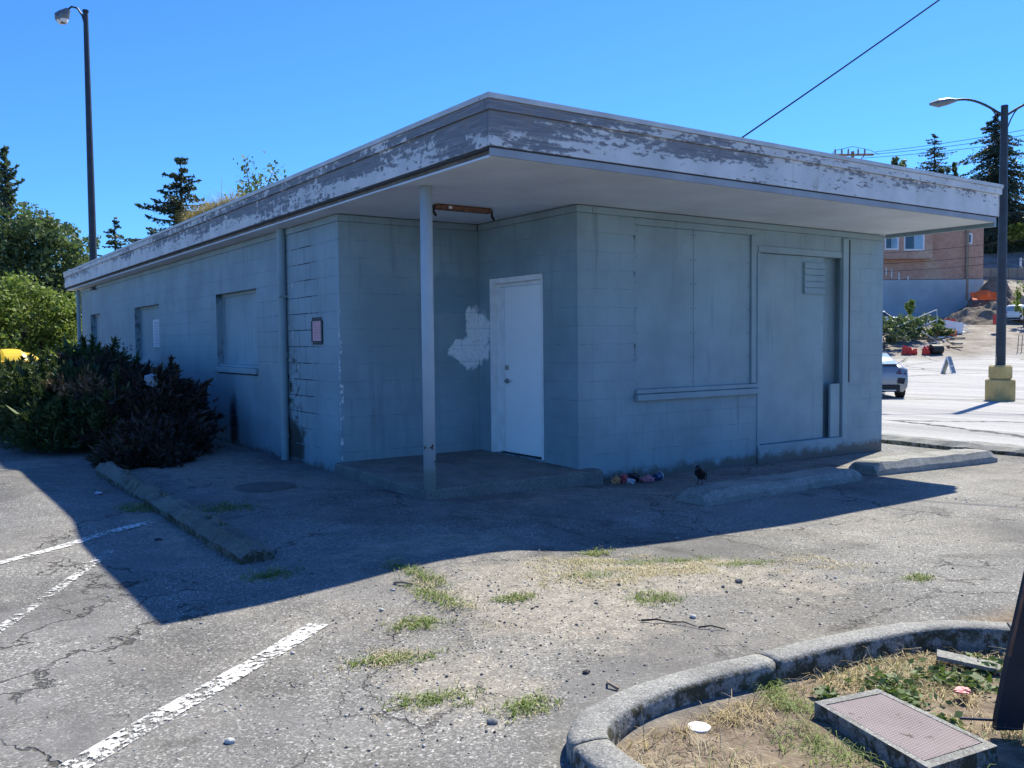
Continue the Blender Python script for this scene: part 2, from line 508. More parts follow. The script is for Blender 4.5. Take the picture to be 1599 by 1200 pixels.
M['kerb'] = concrete('weathered_kerb_concrete', (.27, .265, .25))
M['stop'] = concrete('wheel_stop_concrete', (.29, .285, .265), moss=False)
M['old_kerb'] = concrete('shade_darkened_mossy_kerb', (.17, .165, .14))  # shade over the long bar put into a darker concrete tone
M['slab'] = concrete('porch_slab_concrete', (.2, .195, .18), moss=False)
M['rust'] = plain('rusty_fixture', (.17, .09, .06), .7, .3, .45, 18)
M['black'] = plain('black_rubber', (.015, .015, .016), .7)
M['tape'] = plain('black_tape', (.015, .02, .03), .5)
M['stone'] = plain('loose_gravel_stone', (.2, .19, .18), .9, 0, .5, 25)
M['stone_dark'] = plain('dark_asphalt_crumb', (.085, .08, .075), .9, 0, .4, 25)
M['stone_pale'] = plain('pale_stone', (.45, .44, .42), .9, 0, .3, 25)
M['roofing'] = plain('gravel_roofing', (.2, .2, .2), .95, 0, .3, 8)
M['pole_dark'] = plain('dark_pole_paint', (.035, .045, .06), .5, .2, .2, 3)
M['lamp_grey'] = plain('lamp_housing_grey', (.16, .18, .2), .5, .4)
M['yellow'] = plain('faded_yellow_concrete', (.50, .38, .16), .85, 0, .22, 3)
M['bin_yellow'] = plain('yellow_plastic', (.75, .50, .03), .4, 0, .1, 3)
M['osb'] = None
def osb():
    g = G('sheathing_panels', .85)
    c = g.ramp(g.noise(2.2, 6, .75), [(.3, (.42, .27, .18)), (.5, (.54, .37, .26)), (.7, (.62, .45, .34))])  # browns lightened to stand in for haze over the far house
    c = g.mix(g.ss(g.noise(.12, 3, .6), .45, .6), c, g.mix(1.0, c, (.9, .78, .8), 'MULTIPLY'))
    g.base(c); return g.m
M['osb'] = osb()
M['found'] = plain('grey_foundation_wrap', (.40, .44, .46), .8, 0, .22, .25)  # grey lightened to stand in for distant haze
M['white'] = plain('white_trim', (.72, .74, .76), .6, 0, .06)
M['glass'] = plain('dark_window_glass', (.03, .05, .08), .12, 0, .3, .6, .8)
M['glass_light'] = plain('painted_reflection_glass', (.25, .36, .46), .15, 0, .3, .6, .8)  # sky reflection painted in as a pale blue base colour
M['grey_siding'] = plain('grey_siding', (.3, .32, .33), .8, 0, .1, .4)
M['brown_roof'] = plain('brown_shingles', (.2, .13, .10), .9, 0, .25, 1)
M['retaining'] = plain('retaining_panel', (.27, .245, .21), .9, 0, .2, .4)
M['white_wall'] = plain('white_building_wall', (.6, .62, .64), .8, 0, .1, .4)
M['orange'] = plain('orange_mesh_fence', (.85, .13, .03), .7, 0, .2, 1.5)
M['red'] = plain('red_plastic', (.6, .06, .05), .6, 0, .25, 3)
M['tarp_red'] = plain('pinkish_red_board', (.7, .2, .13), .7, 0, .15, 2)
M['white_board'] = plain('white_board', (.8, .8, .8), .6, 0, .05)
M['wood_debris'] = plain('splintered_wood', (.3, .23, .17), .9, 0, .35, 6)
M['dirt'] = plain('heaped_dirt', (.17, .135, .105), .95, 0, .4, 1.5, bump=.05)
M['rail'] = plain('galvanised_rail', (.5, .54, .55), .5, .3)
M['bark'] = plain('bark', (.085, .07, .055), .95, 0, .35, 8)
def leaf(name, a, b, tr=.25):
    g = G(name, .6, spec=.35)
    oi = g.node('ShaderNodeNewGeometry').outputs['Random Per Island']
    c = g.ramp(oi, [(0, a), (.7, tuple((p+q)/2 for p, q in zip(a, b))), (1, b)])
    g.base(c)
    t = g.node('ShaderNodeBsdfTranslucent', {'Color': g.mix(.5, c, (.2, .3, .04))})
    ms = g.node('ShaderNodeMixShader', {0: tr})
    g.t.links.new(g.b.outputs[0], ms.inputs[1]); g.t.links.new(t.outputs[0], ms.inputs[2])
    g.t.links.new(ms.outputs[0], g.out.inputs[0])
    return g.m
M['leaf_bright'] = leaf('bright_leaves', (.09, .14, .025), (.30, .36, .08), .35)
M['leaf_mid'] = leaf('mid_green_leaves', (.045, .085, .04), (.13, .18, .08))
M['leaf_dark'] = leaf('dark_blue_green_leaves', (.03, .06, .045), (.09, .12, .08))
M['needle'] = leaf('conifer_needles', (.012, .03, .022), (.035, .06, .04), .12)
M['juniper'] = leaf('juniper_sprays', (.02, .04, .016), (.085, .12, .04), .15)
M['juniper_shade'] = leaf('shade_painted_juniper_sprays', (.035, .02, .022), (.085, .055, .04), .1)  # dark copy of the sprays: shade on the foliage painted into the colour
M['juniper_brown'] = leaf('dead_juniper_sprays', (.16, .085, .04), (.3, .18, .1), .1)
M['grass'] = leaf('green_grass_blades', (.10, .15, .03), (.28, .36, .09), .3)
M['straw'] = leaf('dry_straw_blades', (.30, .22, .10), (.55, .43, .24), .2)
M['straw_pale'] = leaf('pale_dry_straw', (.40, .33, .20), (.62, .54, .37), .2)
M['litter_leaf'] = leaf('dead_leaf_litter', (.10, .06, .035), (.36, .24, .14), .1)
M['weed'] = leaf('weed_leaves', (.06, .11, .03), (.16, .22, .09), .25)
M['car_silver'] = plain('silver_blue_car_paint', (.26, .29, .33), .3, .4, .03, 1, .6)
M['car_white'] = plain('white_car_paint', (.75, .77, .78), .3, 0, .02, 1, .6)
M['car_dark'] = plain('black_car_trim', (.02, .022, .025), .5)
M['lamp_red'] = plain('red_tail_lamp', (.35, .02, .02), .25, 0, .1, 3, .6)
M['lamp_smoke'] = plain('smoked_tail_lamp', (.10, .06, .07), .2, 0, .1, 3, .6)
M['sign_blue'] = plain('dark_blue_sign_panel', (.05, .09, .15), .5, 0, .2, 4)
M['cream'] = plain('cream_sign_back', (.45, .47, .42), .7, 0, .1, 4)
M['steel_dark'] = None
def dark_leg():
    g = G('dark_blue_black_steel', .45, .2)
    c = g.ramp(g.noise(4, 3), [(.3, (.012, .018, .03)), (.7, (.022, .032, .05))])
    c = g.mix(g.ss(g.noise(30, 4, .7), .66, .69), c, (.12, .045, .03))
    g.base(c); return g.m
M['steel_dark'] = dark_leg()
M['feather'] = plain('black_feathers', (.012, .011, .014), .55, 0, .4, 30)
M['horn'] = plain('dark_beak', (.03, .028, .025), .4)
M['wire'] = plain('cable_sheath', (.03, .035, .045), .6)
M['wood_pole'] = plain('utility_pole_wood', (.2, .14, .10), .9, 0, .2, 2)
M['insulator'] = plain('insulator_grey', (.25, .2, .2), .4)

# ------------------------------------------------------------------ ground sheet
def axis(lo, hi, a, b, fine, grow=1.09):
    c = list(np.arange(a, b, fine)); st = fine
    x = c[-1]
    while x < hi: st = min(st*grow, 14); x += st; c.append(x)
    x = c[0]; st = fine; pre = []
    while x > lo: st = min(st*grow, 14); x -= st; pre.append(x)
    return np.array(pre[::-1]+c)
def build_ground():
    xs = axis(-220, 420, -4.2, 9.6, .055); ys = axis(-160, 480, -5.8, 4.2, .055)
    X, Y = np.meshgrid(xs, ys); Z = gz(X, Y)
    V = np.stack([X.ravel(), Y.ravel(), Z.ravel()], 1)
    nx = len(xs); ny = len(ys)
    i = np.arange(nx*ny).reshape(ny, nx)
    Fq = np.stack([i[:-1, :-1].ravel(), i[:-1, 1:].ravel(), i[1:, 1:].ravel(), i[1:, :-1].ravel()], 1)
    o = np_mesh('ground', V, Fq, M['ground'], smooth=True)
    dx = X-CAM[0]; dy = Y-CAM[1]
    w = dx*FH[0]+dy*FH[1]; s = dx*RH[0]+dy*RH[1]
    def E(cx, cy, rx, ry, a=0):
        ca, sa = math.cos(a), math.sin(a)
        u = ((X-cx)*ca+(Y-cy)*sa)/rx; v = (-(X-cx)*sa+(Y-cy)*ca)/ry
        return np.exp(-(u*u+v*v))
    dirt = np.maximum.reduce([E(-.9, -1.9, .75, 1.0), E(.1, -1.9, 1.0, .55, -.15), .8*E(-1.9, -2.6, .45, .6), .7*E(.6, -2.4, .8, .5),
                              .8*E(-.8, -.4, 1.2, .7), .9*E(-.8, 6.5, 1.0, 5.5), .7*E(-2.2, 1.5, .25, 2.5), .6*E(1.2, .9, 1.5, .5)])
    far = sstep(X, 9.2, 9.9)*(1-sstep(w, 76, 78)*sstep(s, 5, 25))
    far = np.maximum(far, 0)
    inb = sstep(X, -1.98, -1.9)*sstep(-Y, 3.33, 3.45)*(1-sstep(X, 2.0, 2.2))
    soil = np.maximum(inb, sstep(w, 76, 78)*sstep(s, 5, 25))
    for n, a in (('dirt', dirt), ('far', far), ('soil', soil)):
        at = o.data.attributes.new(n, 'FLOAT', 'POINT')
        at.data.foreach_set('value', a.ravel().astype(np.float32))
    tag(o, kind='structure')
build_ground()

def ribbon(name, p0, p1, width, m, n=60, lift=.006, jit=.0):
    """painted line following the ground"""
    p0 = np.array(p0); p1 = np.array(p1); d = (p1-p0)/np.linalg.norm(p1-p0); q = np.array([-d[1], d[0]])
    t = np.linspace(0, 1, n)
    V = []
    k = 5
    for a in t:
        for b in np.linspace(-.5, .5, k):
            pp = p0+(p1-p0)*a + q*width*b*(1+jit*float(vnoise(a*20, b*3)))
            V.append((pp[0], pp[1], float(gz(pp[0], pp[1]))+lift))
    i = np.arange(n*k).reshape(n, k)
    Fq = np.stack([i[:-1, :-1].ravel(), i[1:, :-1].ravel(), i[1:, 1:].ravel(), i[:-1, 1:].ravel()], 1)
    return np_mesh(name, V, Fq, m)
for (a, b, wd, m) in [((-4.2, .43), (-2.14, 1.84), .085, 'line'), ((-4.0, -1.6), (-2.62, 1.0), .07, 'line_faint'),
                      ((-4.3, -3.15), (-2.1, -1.515), .115, 'line'), ((-4.2, 5.9), (-2.45, 6.13), .085, 'line')]:
    tag(ribbon('parking_line', a, b, wd, M[m], jit=.2), kind='structure')

# ------------------------------------------------------------------ building
A, B_, C_, D_, E_, LE, HS, HT, W, L = .286, 3.514, 1.576, 2.142, 7.679, 19.62, 2.911, 3.387, 7.728, 20.25
bld = empty('commercial_building', (A, B_, 0), 0, 'low blue grey painted block building with boarded windows and peeling roof fascia', 'building')
def P(mb, name, m, parent=bld, **k):
    """build in world coordinates under a parent that may have moved"""
    off = Vector((0, 0, 0)); q = parent
    while q is not None:
        off += q.location; q = q.parent
    mb.v = [(v[0]-off.x, v[1]-off.y, v[2]-off.z) for v in mb.v]
    return mb.build(name, m, parent, **k)

def rects_minus(u0, u1, z0, z1, ops):
    us = sorted({u0, u1, *[max(u0, min(u1, c)) for o in ops for c in (o[0], o[1])]})
    zs = sorted({z0, z1, *[max(z0, min(z1, c)) for o in ops for c in (o[2], o[3])]})
    out = []
    for i in range(len(us)-1):
        run = None
        for j in range(len(zs)-1):
            uc = (us[i]+us[i+1])/2; zc = (zs[j]+zs[j+1])/2
            if any(o[0] < uc < o[1] and o[2] < zc < o[3] for o in ops):
                if run: out.append(run); run = None
            else:
                run = (us[i], us[i+1], run[2] if run else zs[j], zs[j+1])
        if run: out.append(run)
    return out

block_cache = {}
def block_mesh(l, h, gap=0.0):
    key = (round(l, 3), round(h, 3), gap)
    if key not in block_cache:
        d, c = .0019, .003
        l2, h2 = l/2-.0008-gap, h/2-.0016-gap
        vs = [(-l2, 0, -h2), (l2, 0, -h2), (l2, 0, h2), (-l2, 0, h2),
              (-l2+c, -d, -h2+c), (l2-c, -d, -h2+c), (l2-c, -d, h2-c), (-l2+c, -d, h2-c)]
        me = bpy.data.meshes.new('block')
        me.from_pydata(vs, [], [(4, 5, 6, 7), (0, 1, 5, 4), (1, 2, 6, 5), (2, 3, 7, 6), (3, 0, 4, 7)])
        me.materials.append(M['block']); me.update()
        block_cache[key] = me
    return block_cache[key]

all_blocks = []   # (distance, wall object, centre, l, h, rot)
def wall(org, ax, u0, u1, th, ops, z0=-.25, zt=2.83):
    """ax 'x': front face at y=org, runs along x;  ax 'y': front face at x=org, runs along y"""
    mb = MB()
    for (a, b, c, d) in rects_minus(u0, u1, z0, zt, ops):
        if ax == 'x': mb.box((a, org, c), (b, org+th, d))
        else: mb.box((org, a, c), (org+th, b, d))
    w = P(mb, 'wall', M['mortar'])
    k = 0
    zc = 2.83
    while zc > -.2:
        za, zb = zc-.2, zc
        off = 0 if k % 2 == 0 else .2
        us = [u0]+[u for u in np.arange(u0+off, u1, .4) if u > u0+.02 and u < u1-.02]+[u1]
        for i in range(len(us)-1):
            segs = [(us[i], us[i+1])]
            for o in ops:
                if o[2] < zb-.02 and o[3] > za+.02:
                    ns = []
                    for (p, q) in segs:
                        if o[1] <= p or o[0] >= q: ns.append((p, q))
                        else:
                            if o[0] > p: ns.append((p, o[0]))
                            if o[1] < q: ns.append((o[1], q))
                    segs = ns
            for (p, q) in segs:
                if q-p < .03: continue
                uc = (p+q)/2
                c = (uc, org, (za+zb)/2) if ax == 'x' else (org, uc, (za+zb)/2)
                dist = math.dist(c, CAM)
                all_blocks.append((dist, w, c, q-p, zb-za, 0.0 if ax == 'x' else -math.pi/2))
        zc -= .2; k += 1
    return w

left_ops = [(6.25, 8.08, 1.03, 2.23), (11.6, 13.6, 1.03, 2.23), (17.2, 18.4, 1.03, 2.23)]
w_left = wall(A, 'y', B_, LE, .2, left_ops)
w_rec = wall(B_, 'x', A+.2, D_, .2, [])
w_rec_end = None
w_door = wall(D_, 'y', C_, B_, .2, [(2.19, 3.25, .129, 2.23)])
front_ops = [(2.97, 4.97, .83, 2.83), (5.02, 6.82, .05, 2.63)]
w_front = wall(C_, 'x', D_+.2, E_, .2, front_ops)
# end faces of the two side walls carry blocks as well
for (x0, y0) in ((A, B_), (D_, C_)):
    zc = 2.83
    wpar = w_left if x0 == A else w_door
    while zc > -.2:
        all_blocks.append((math.dist((x0+.1, y0, zc-.1), CAM), wpar, (x0+.1, y0, zc-.1), .2, .2, 0.0))
        zc -= .2
all_blocks.sort(key=lambda t: t[0])
for i, (dist, w, c, l, h, rz) in enumerate(all_blocks[:300]):
    o = bpy.data.objects.new('block', block_mesh(l, h, .0035 if (w is w_left and 4.15 < c[1] < 5.85 and random.random() < .85) else 0.0))
    COL.objects.link(o); o.parent = w
    # walls sit at the building origin with no rotation of their own
    o.location = (c[0]-A, c[1]-B_, c[2])
    o.rotation_euler = (rad(random.uniform(-.12, .12)), 0, rz)
rest = MB()
for (dist, w, c, l, h, rz) in all_blocks[300:]:
    me = block_mesh(l, h); R = Matrix.Rotation(rz, 3, 'Z')
    rest.add([tuple(R @ v.co + Vector(c)) for v in me.vertices], [tuple(p.vertices) for p in me.polygons])
tag(P(rest, 'block_rows', M['block']), kind='stuff')
# back, right and far walls (plain)
mb = MB()
mb.box((E_-.2, C_+.2, -.25), (E_, LE, 2.91)); mb.box((A+.2, LE-.2, -.25), (E_-.2, LE, 2.91))
P(mb, 'wall', M['mortar'])
mb = MB(); mb.box((A+.25, B_+.25, -.2), (E_-.25, LE-.25, 0.02)); P(mb, 'floor_slab', M['slab'])
# head trim boards below the soffit
def trim(a, b, m='board', parent=bld, name='trim_board'):
    mb = MB(); mb.rbox(a, b, .003); return P(mb, name, M[m], parent)
trim((A-.014, B_-.014, 2.832), (A+.2, LE, 2.905))
trim((A+.203, B_-.012, 2.832), (D_-.02, B_+.19, 2.905))
trim((D_-.014, C_-.014, 2.832), (D_+.2, B_-.016, 2.905))
trim((D_+.203, C_-.014, 2.832), (E_+.004, C_+.2, 2.905))

# porch slab
def slab_wedge(x0, x1, y0, y1, zf, zb_, nx=14, ny=6):
    vs = []; fs = []
    for i in range(nx+1):
        for j in range(ny+1):
            x = x0+(x1-x0)*i/nx; y_ = y0+(y1-y0)*j/ny
            z_ = zf+(zb_-zf)*j/ny+.004*float(vnoise(x*5, y_*5))
            if j == 0: z_ -= .006; y_ += .012*float(vnoise(x*9, 2))
            if i == 0: z_ -= .006; x += .012*float(vnoise(y_*9, 5))
            vs.append((x, y_, z_))
    n_ = len(vs)
    fs += [(i*(ny+1)+j, (i+1)*(ny+1)+j, (i+1)*(ny+1)+j+1, i*(ny+1)+j+1) for i in range(nx) for j in range(ny)]
    edge = [i*(ny+1) for i in range(nx+1)]+[nx*(ny+1)+j for j in range(1, ny+1)]
    edge2 = [j for j in range(ny, -1, -1)]
    for ch in (edge, edge2):
        b0 = len(vs)
        for k_, e_ in enumerate(ch):
            v = vs[e_]; vs.append((v[0]-.006*(v[0] < x0+.05), v[1]-.006*(v[1] < y0+.05), v[2]-.02)); vs.append((v[0]-.012*(v[0] < x0+.05)+.01*float(vnoise(v[1]*11, 3)), v[1]-.012*(v[1] < y0+.05)+.01*float(vnoise(v[0]*11, 1)), -.25))
        for k_ in range(len(ch)-1):
            a, b = b0+2*k_, b0+2*k_+2
            fs.append((ch[k_], a, b, ch[k_+1])); fs.append((a, a+1, b+1, b))
    mb = MB(); mb.add(vs, fs); return mb
P(slab_wedge(.2, D_-.004, 1.42, B_-.006, .098, .129), 'porch_slab', M['slab'])
P(slab_wedge(D_-.002, 2.34, 1.42, C_-.006, .092, .096, 3, 3), 'porch_slab', M['slab'])

# boarded windows on the long side
for n, (y0, y1, z0, z1) in enumerate(left_ops):
    win = MB()
    t = .045; dx = A+.10
    win.box((dx, y0, z0+.14), (dx+.05, y0+t, z1)).box((dx, y1-t, z0+.14), (dx+.05, y1, z1))
    win.box((dx, y0+t, z1-t), (dx+.05, y1-t, z1)).box((dx, y0+t, z0+.14), (dx+.05, y1-t, z0+.14+t))
    wo_ = P(win, 'window', M['board'])
    b = MB(); b.box((dx+.02, y0+t, z0+.14+t), (dx+.035, y1-t, z1-t)); P(b, 'board', M['board'], wo_)
    s_ = MB(); s_.rbox((A-.045, y0-.02, z0+.02), (A+.16, y1+.02, z0+.1), .006); P(s_, 'sill', M['board'], wo_)
    s2 = MB(); s2.rbox((A+.02, y0+.002, z0+.102), (A+.15, y1-.002, z0+.139), .004); P(s2, 'sill', M['board'], wo_)
# printed notice in the second window, red notice with tape by the porch
def text_paper(name, col, ink, vertical_axis, cols=1):
    g = G(name, .8)
    o = g.node('ShaderNodeTexCoord').outputs['Generated']
    x, y, z = g.sep(o)
    ln = g.math('FRACT', g.math('MULTIPLY', z, vertical_axis))
    bars = g.math('LESS_THAN', ln, .45)
    words = g.math('GREATER_THAN', g.noise(60, 1, .5, vec=g.comb(0, g.math('MULTIPLY', y, 1.0), g.math('MULTIPLY', g.math('FLOOR', g.math('MULTIPLY', z, vertical_axis)), .37))), .44)
    inside = g.math('MULTIPLY', g.math('MULTIPLY', g.math('GREATER_THAN', y, .1), g.math('LESS_THAN', y, .9)), g.math('MULTIPLY', g.math('GREATER_THAN', z, .05), g.math('LESS_THAN', z, .95)))
    m = g.math('MULTIPLY', g.math('MULTIPLY', bars, words), inside)
    g.base(g.mix(g.math('MULTIPLY', m, .75), col, ink))
    return g.m
M['paper_white'] = text_paper('printed_white_notice', (.62, .65, .7), (.1, .12, .16), 18)
M['paper_red'] = text_paper('printed_pink_notice', (.66, .42, .45), (.45, .12, .12), 12)
nt = MB()
def bent_sheet(mb, x, y0, y1, z0, z1, amp=.004, n=6, th=.002):
    vs = []; fs = []
    for k, xo in ((0, 0), (1, th)):
        for i in range(n+1):
            for j in range(n+1):
                u = i/n; v = j/n
                vs.append((x-amp*math.sin(u*3.1)*math.cos(v*5)-amp+xo, y0+(y1-y0)*u, z0+(z1-z0)*v))
    N = (n+1)**2
    for i in range(n):
        for j in range(n):
            a = i*(n+1)+j; fs.append((a, a+1, a+n+2, a+n+1)); fs.append((a+N, a+n+1+N, a+n+2+N, a+1+N))
    mb.add(vs, fs)
bent_sheet(nt, A+.112, 11.72, 12.55, 1.43, 1.96)
tag(P(nt, 'notice', M['paper_white'], parent=empty('printed_notice', (A+.1, 12.1, 1.43))), None)
nn = bpy.data.objects['printed_notice']
tag(nn, 'white printed notice taped to the second boarded window of the long side', 'notice')
pn = empty('taped_notice', (A-.006, 4.14, 1.46), 0, 'pink printed notice edged with black tape beside the downpipe', 'notice')
mb = MB(); bent_sheet(mb, A-.009, 4.015, 4.275, 1.5, 1.73, .0015); P(mb, 'paper', M['paper_red'], pn)
for (a, b) in (((A-.0125, 4.01, 1.73), (A-.0075, 4.28, 1.775)), ((A-.0125, 4.01, 1.455), (A-.0075, 4.27, 1.5)),
               ((A-.015, 3.975, 1.46), (A-.0095, 4.018, 1.74)), ((A-.015, 4.272, 1.49), (A-.0095, 4.305, 1.735))):
    m_ = MB(); m_.box(a, b); P(m_, 'tape', M['tape'], pn)

# big boarded window on the front
win = MB()
y = C_
win.rbox((2.97, y-.004, 2.752), (4.97, y+.1, 2.828), .003)
fr = P(win, 'window', M['board'])
for (x0, x1) in ((2.972, 3.893), (3.899, 4.888)):
    b = MB(); b.rbox((x0, y+.014, .92), (x1, y+.034, 2.75), .002); P(b, 'board', M['board'], fr)
b = MB(); b.box((2.975, y+.05, .9), (4.96, y+.08, 2.75)); P(b, 'backing', M['dark_gap'], fr)
b = MB(); b.rbox((4.892, y-.012, .925), (4.972, y+.05, 2.75), .004); P(b, 'trim_board', M['board'], fr)
b = MB(); b.rbox((2.955, y-.035, .868), (4.98, y+.12, .919), .006); P(b, 'sill', M['board'], fr)
b = MB(); b.rbox((2.945, y-.065, .79), (5.0, y-.008, .862), .006); P(b, 'sill', M['board'], fr)
b = MB(); b.box((2.972, y+.0, .832), (4.968, y+.12, .866)); P(b, 'sill', M['board'], fr)
# boarded doorway on the front
dr = MB(); dr.rbox((5.02, y-.012, 2.55), (6.715, y+.1, 2.63), .004)
fd = P(dr, 'door', M['board'])
b = MB(); b.rbox((5.06, y+.05, .14), (6.4, y+.07, 2.545), .002); P(b, 'board', M['board'], fd)
b = MB(); b.rbox((5.0, y-.014, .05), (5.056, y+.1, 2.546), .004); P(b, 'door_frame', M['board'], fd)
b = MB(); b.box((5.06, y+.13, .1), (6.82, y+.15, 2.6)); P(b, 'board', M['board'], fd)
b = MB(); b.box((6.80, y+.0, .1), (6.82, y+.26, 2.6)); P(b, 'door_frame', M['board'], fd)
b = MB(); b.rbox((6.49, y-.006, .14), (6.69, y+.03, .86), .004); P(b, 'board', M['board'], fd)
b = MB(); b.rbox((6.715, y-.035, .05), (6.835, y+.03, 2.81), .005); P(b, 'door_frame', M['board'], fd)
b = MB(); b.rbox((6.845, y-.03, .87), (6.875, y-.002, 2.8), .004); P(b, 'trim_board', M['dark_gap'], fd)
b = MB(); b.rbox((5.0, y-.03, -.12), (6.86, y+.25, .135), .012); P(b, 'threshold', M['board'], fd)
# louvred vent on the boarded door
vt = MB(); vt.box((5.96, y+.036, 2.05), (6.395, y+.048, 2.47)); vo = P(vt, 'vent', M['board'], fd)
for k in range(5):
    b = MB(); z0 = 2.06+k*.082
    b.box((5.965, y+.02, z0), (6.39, y+.033, z0+.074), Matrix.Rotation(rad(-8), 3, 'X')); P(b, 'slat', M['board'], vo)

# screw heads along the boards
def screws(name, x0, x1, z0, z1, y, par):
    mb = MB()
    for i in range(7):
        for x in (x0+.03, x1-.03):
            z = z0+.06+(z1-z0-.12)*i/6; mb.tube([(x, y, z), (x, y-.003, z)], .006, 6)
    tag(P(mb, name, M['dark_gap'], par), kind='stuff')
screws('screw_heads', 2.972, 3.893, .92, 2.75, C_+.014, fr)
screws('screw_heads', 3.899, 4.888, .92, 2.75, C_+.014, fr)
screws('screw_heads', 5.06, 6.4, .14, 2.5, C_+.05, fd)

# white door in the porch
dx = D_
f = MB()
f.box((dx-.012, 3.195, .13), (dx+.12, 3.247, 2.225)).box((dx-.012, 2.195, 2.165), (dx+.12, 3.195, 2.225)).box((dx+.0, 2.192, .13), (dx+.12, 2.235, 2.165))
f.box((dx+.06, 3.14, .13), (dx+.10, 3.195, 2.165)).box((dx+.06, 2.235, 2.12), (dx+.10, 3.14, 2.165))
wd = P(f, 'door', M['door_frame'])
b = MB(); b.rbox((dx+.035, 2.24, .15), (dx+.08, 3.0, 2.115), .004); P(b, 'door_panel', M['door_white'], wd)
b = MB(); b.rbox((dx+.04, 3.012, .15), (dx+.078, 3.138, 2.115), .003); P(b, 'door_panel', M['door_frame'], wd)
b = MB(); b.tube([(dx+.036, 2.955, 1.0), (dx-.0, 2.955, 1.0)], .02, 12).tube([(dx+.034, 2.955, 1.0), (dx+.03, 2.955, 1.0)], .034, 14)
b.tube([(dx+.0, 2.96, 1.0), (dx-.006, 2.85, 1.002)], .011, 8)
P(b, 'handle', M['steel'], wd)
b = MB(); b.tube([(dx+.036, 2.945, 1.16), (dx+.012, 2.945, 1.16)], .03, 14).box((dx+.0, 2.94, 1.145), (dx+.014, 2.95, 1.175)); P(b, 'lock', M['steel'], wd)

# roof: slab, fascia boards, flashing, soffit panels
rs = MB(); rs.box((.06, .06, 2.935), (W-.06, L-.06, 3.30)); roof = P(rs, 'roof', M['roofing'])
def fas(x0, y0, x1, y1, z0, z1, m, name='fascia_board', seg=3.66, out=.0, th=.035):
    """boards along one edge, split into lengths"""
    Ln = math.hypot(x1-x0, y1-y0); d = ((x1-x0)/Ln, (y1-y0)/Ln); nrm = (d[1], -d[0])
    t = 0
    while t < Ln-.01:
        e = min(Ln, t+seg)
        if Ln-e < .6: e = Ln
        a = (x0+d[0]*(t+.0025)+nrm[0]*out, y0+d[1]*(t+.0025)+nrm[1]*out)
        b = (x0+d[0]*(e-.0025)+nrm[0]*out, y0+d[1]*(e-.0025)+nrm[1]*out)
        mb = MB()
        q = (-nrm[0]*th, -nrm[1]*th)
        mb.extrude([(a[0], a[1], z0), (b[0], b[1], z0), (b[0]+q[0], b[1]+q[1], z0), (a[0]+q[0], a[1]+q[1], z0)], (0, 0, z1-z0))
        P(mb, name, M[m], roof)
        t = e
zf = 2.99
# front and right edges run board face outward; left edge too
fas(0.0, 0.0, W, 0, zf, 3.262, 'fascia')
fas(0, L, 0, .0351, zf, 3.262, 'fascia', seg=4.27)
fas(W, .0351, W, L, zf, 3.262, 'fascia', seg=4.27)
fas(-.022, -.022, W+.022, -.022, 3.266, 3.342, 'fascia', th=.057)
fas(-.022, L, -.022, .036, 3.266, 3.342, 'fascia', seg=4.27, th=.057)
fas(W+.022, .036, W+.022, L, 3.266, 3.342, 'fascia', seg=4.27, th=.057)
fas(-.034, -.034, W+.034, -.034, 3.346, HT, 'flashing', 'flashing', 3.05, 0, .12)
fas(-.034, L, -.034, .087, 3.346, HT, 'flashing', 'flashing', 3.05, 0, .12)
fas(W+.034, .087, W+.034, L, 3.346, HT, 'flashing', 'flashing', 3.05, 0, .12)
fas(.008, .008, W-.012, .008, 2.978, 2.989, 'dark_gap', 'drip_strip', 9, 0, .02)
fas(.012, .012, W-.05, .012, 2.916, 2.976, 'soffit_edge', 'edge_board', 3.66, 0, .02)
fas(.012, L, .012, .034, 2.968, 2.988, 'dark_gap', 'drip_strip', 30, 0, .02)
fas(W, .034, W, C_-.02, 2.865, 2.988, 'board', 'edge_board', 30, 0, .045)
fas(W, C_+.2, W, L, 2.93, 2.988, 'soffit', 'drip_strip', 30, 0, .045)
# soffit panels, butted with narrow seams
zs0, zs1 = 2.915, 2.932
xs_ = [.034, 1.22, 2.44, 4.88, 7.32, W-.052]
for i in range(len(xs_)-1):
    mb = MB(); mb.box((xs_[i]+.002, .034, zs0+.0), (xs_[i+1]-.002, 1.14, zs1)); P(mb, 'soffit_panel', M['soffit'], roof)
    mb = MB(); mb.box((xs_[i]+.002, 1.145, zs0+.0), (xs_[i+1]-.002, 1.74, zs1)); P(mb, 'soffit_panel', M['soffit'], roof)
for (a, b) in (((.034, 1.745), (1.22, 3.7)), ((1.224, 1.745), (2.3, 3.7))):
    mb = MB(); mb.box((a[0], a[1], zs0), (b[0], b[1], zs1)); P(mb, 'soffit_panel', M['soffit'], roof)
yy = 3.704
while yy < L-.1:
    e = min(yy+2.44, L-.05); mb = MB(); mb.box((.034, yy, zs0), (A+.1, e-.004, zs1)); P(mb, 'soffit_panel', M['soffit'], roof); yy = e
# porch post
mb = MB(); mb.tube([(.262, 1.475, .0), (.262, 1.475, 2.914)], .058, 20)
P(mb, 'post', M['post'], smooth=False)
for p_ in bpy.data.objects['post'].data.polygons: p_.use_smooth = len(p_.vertices) == 4
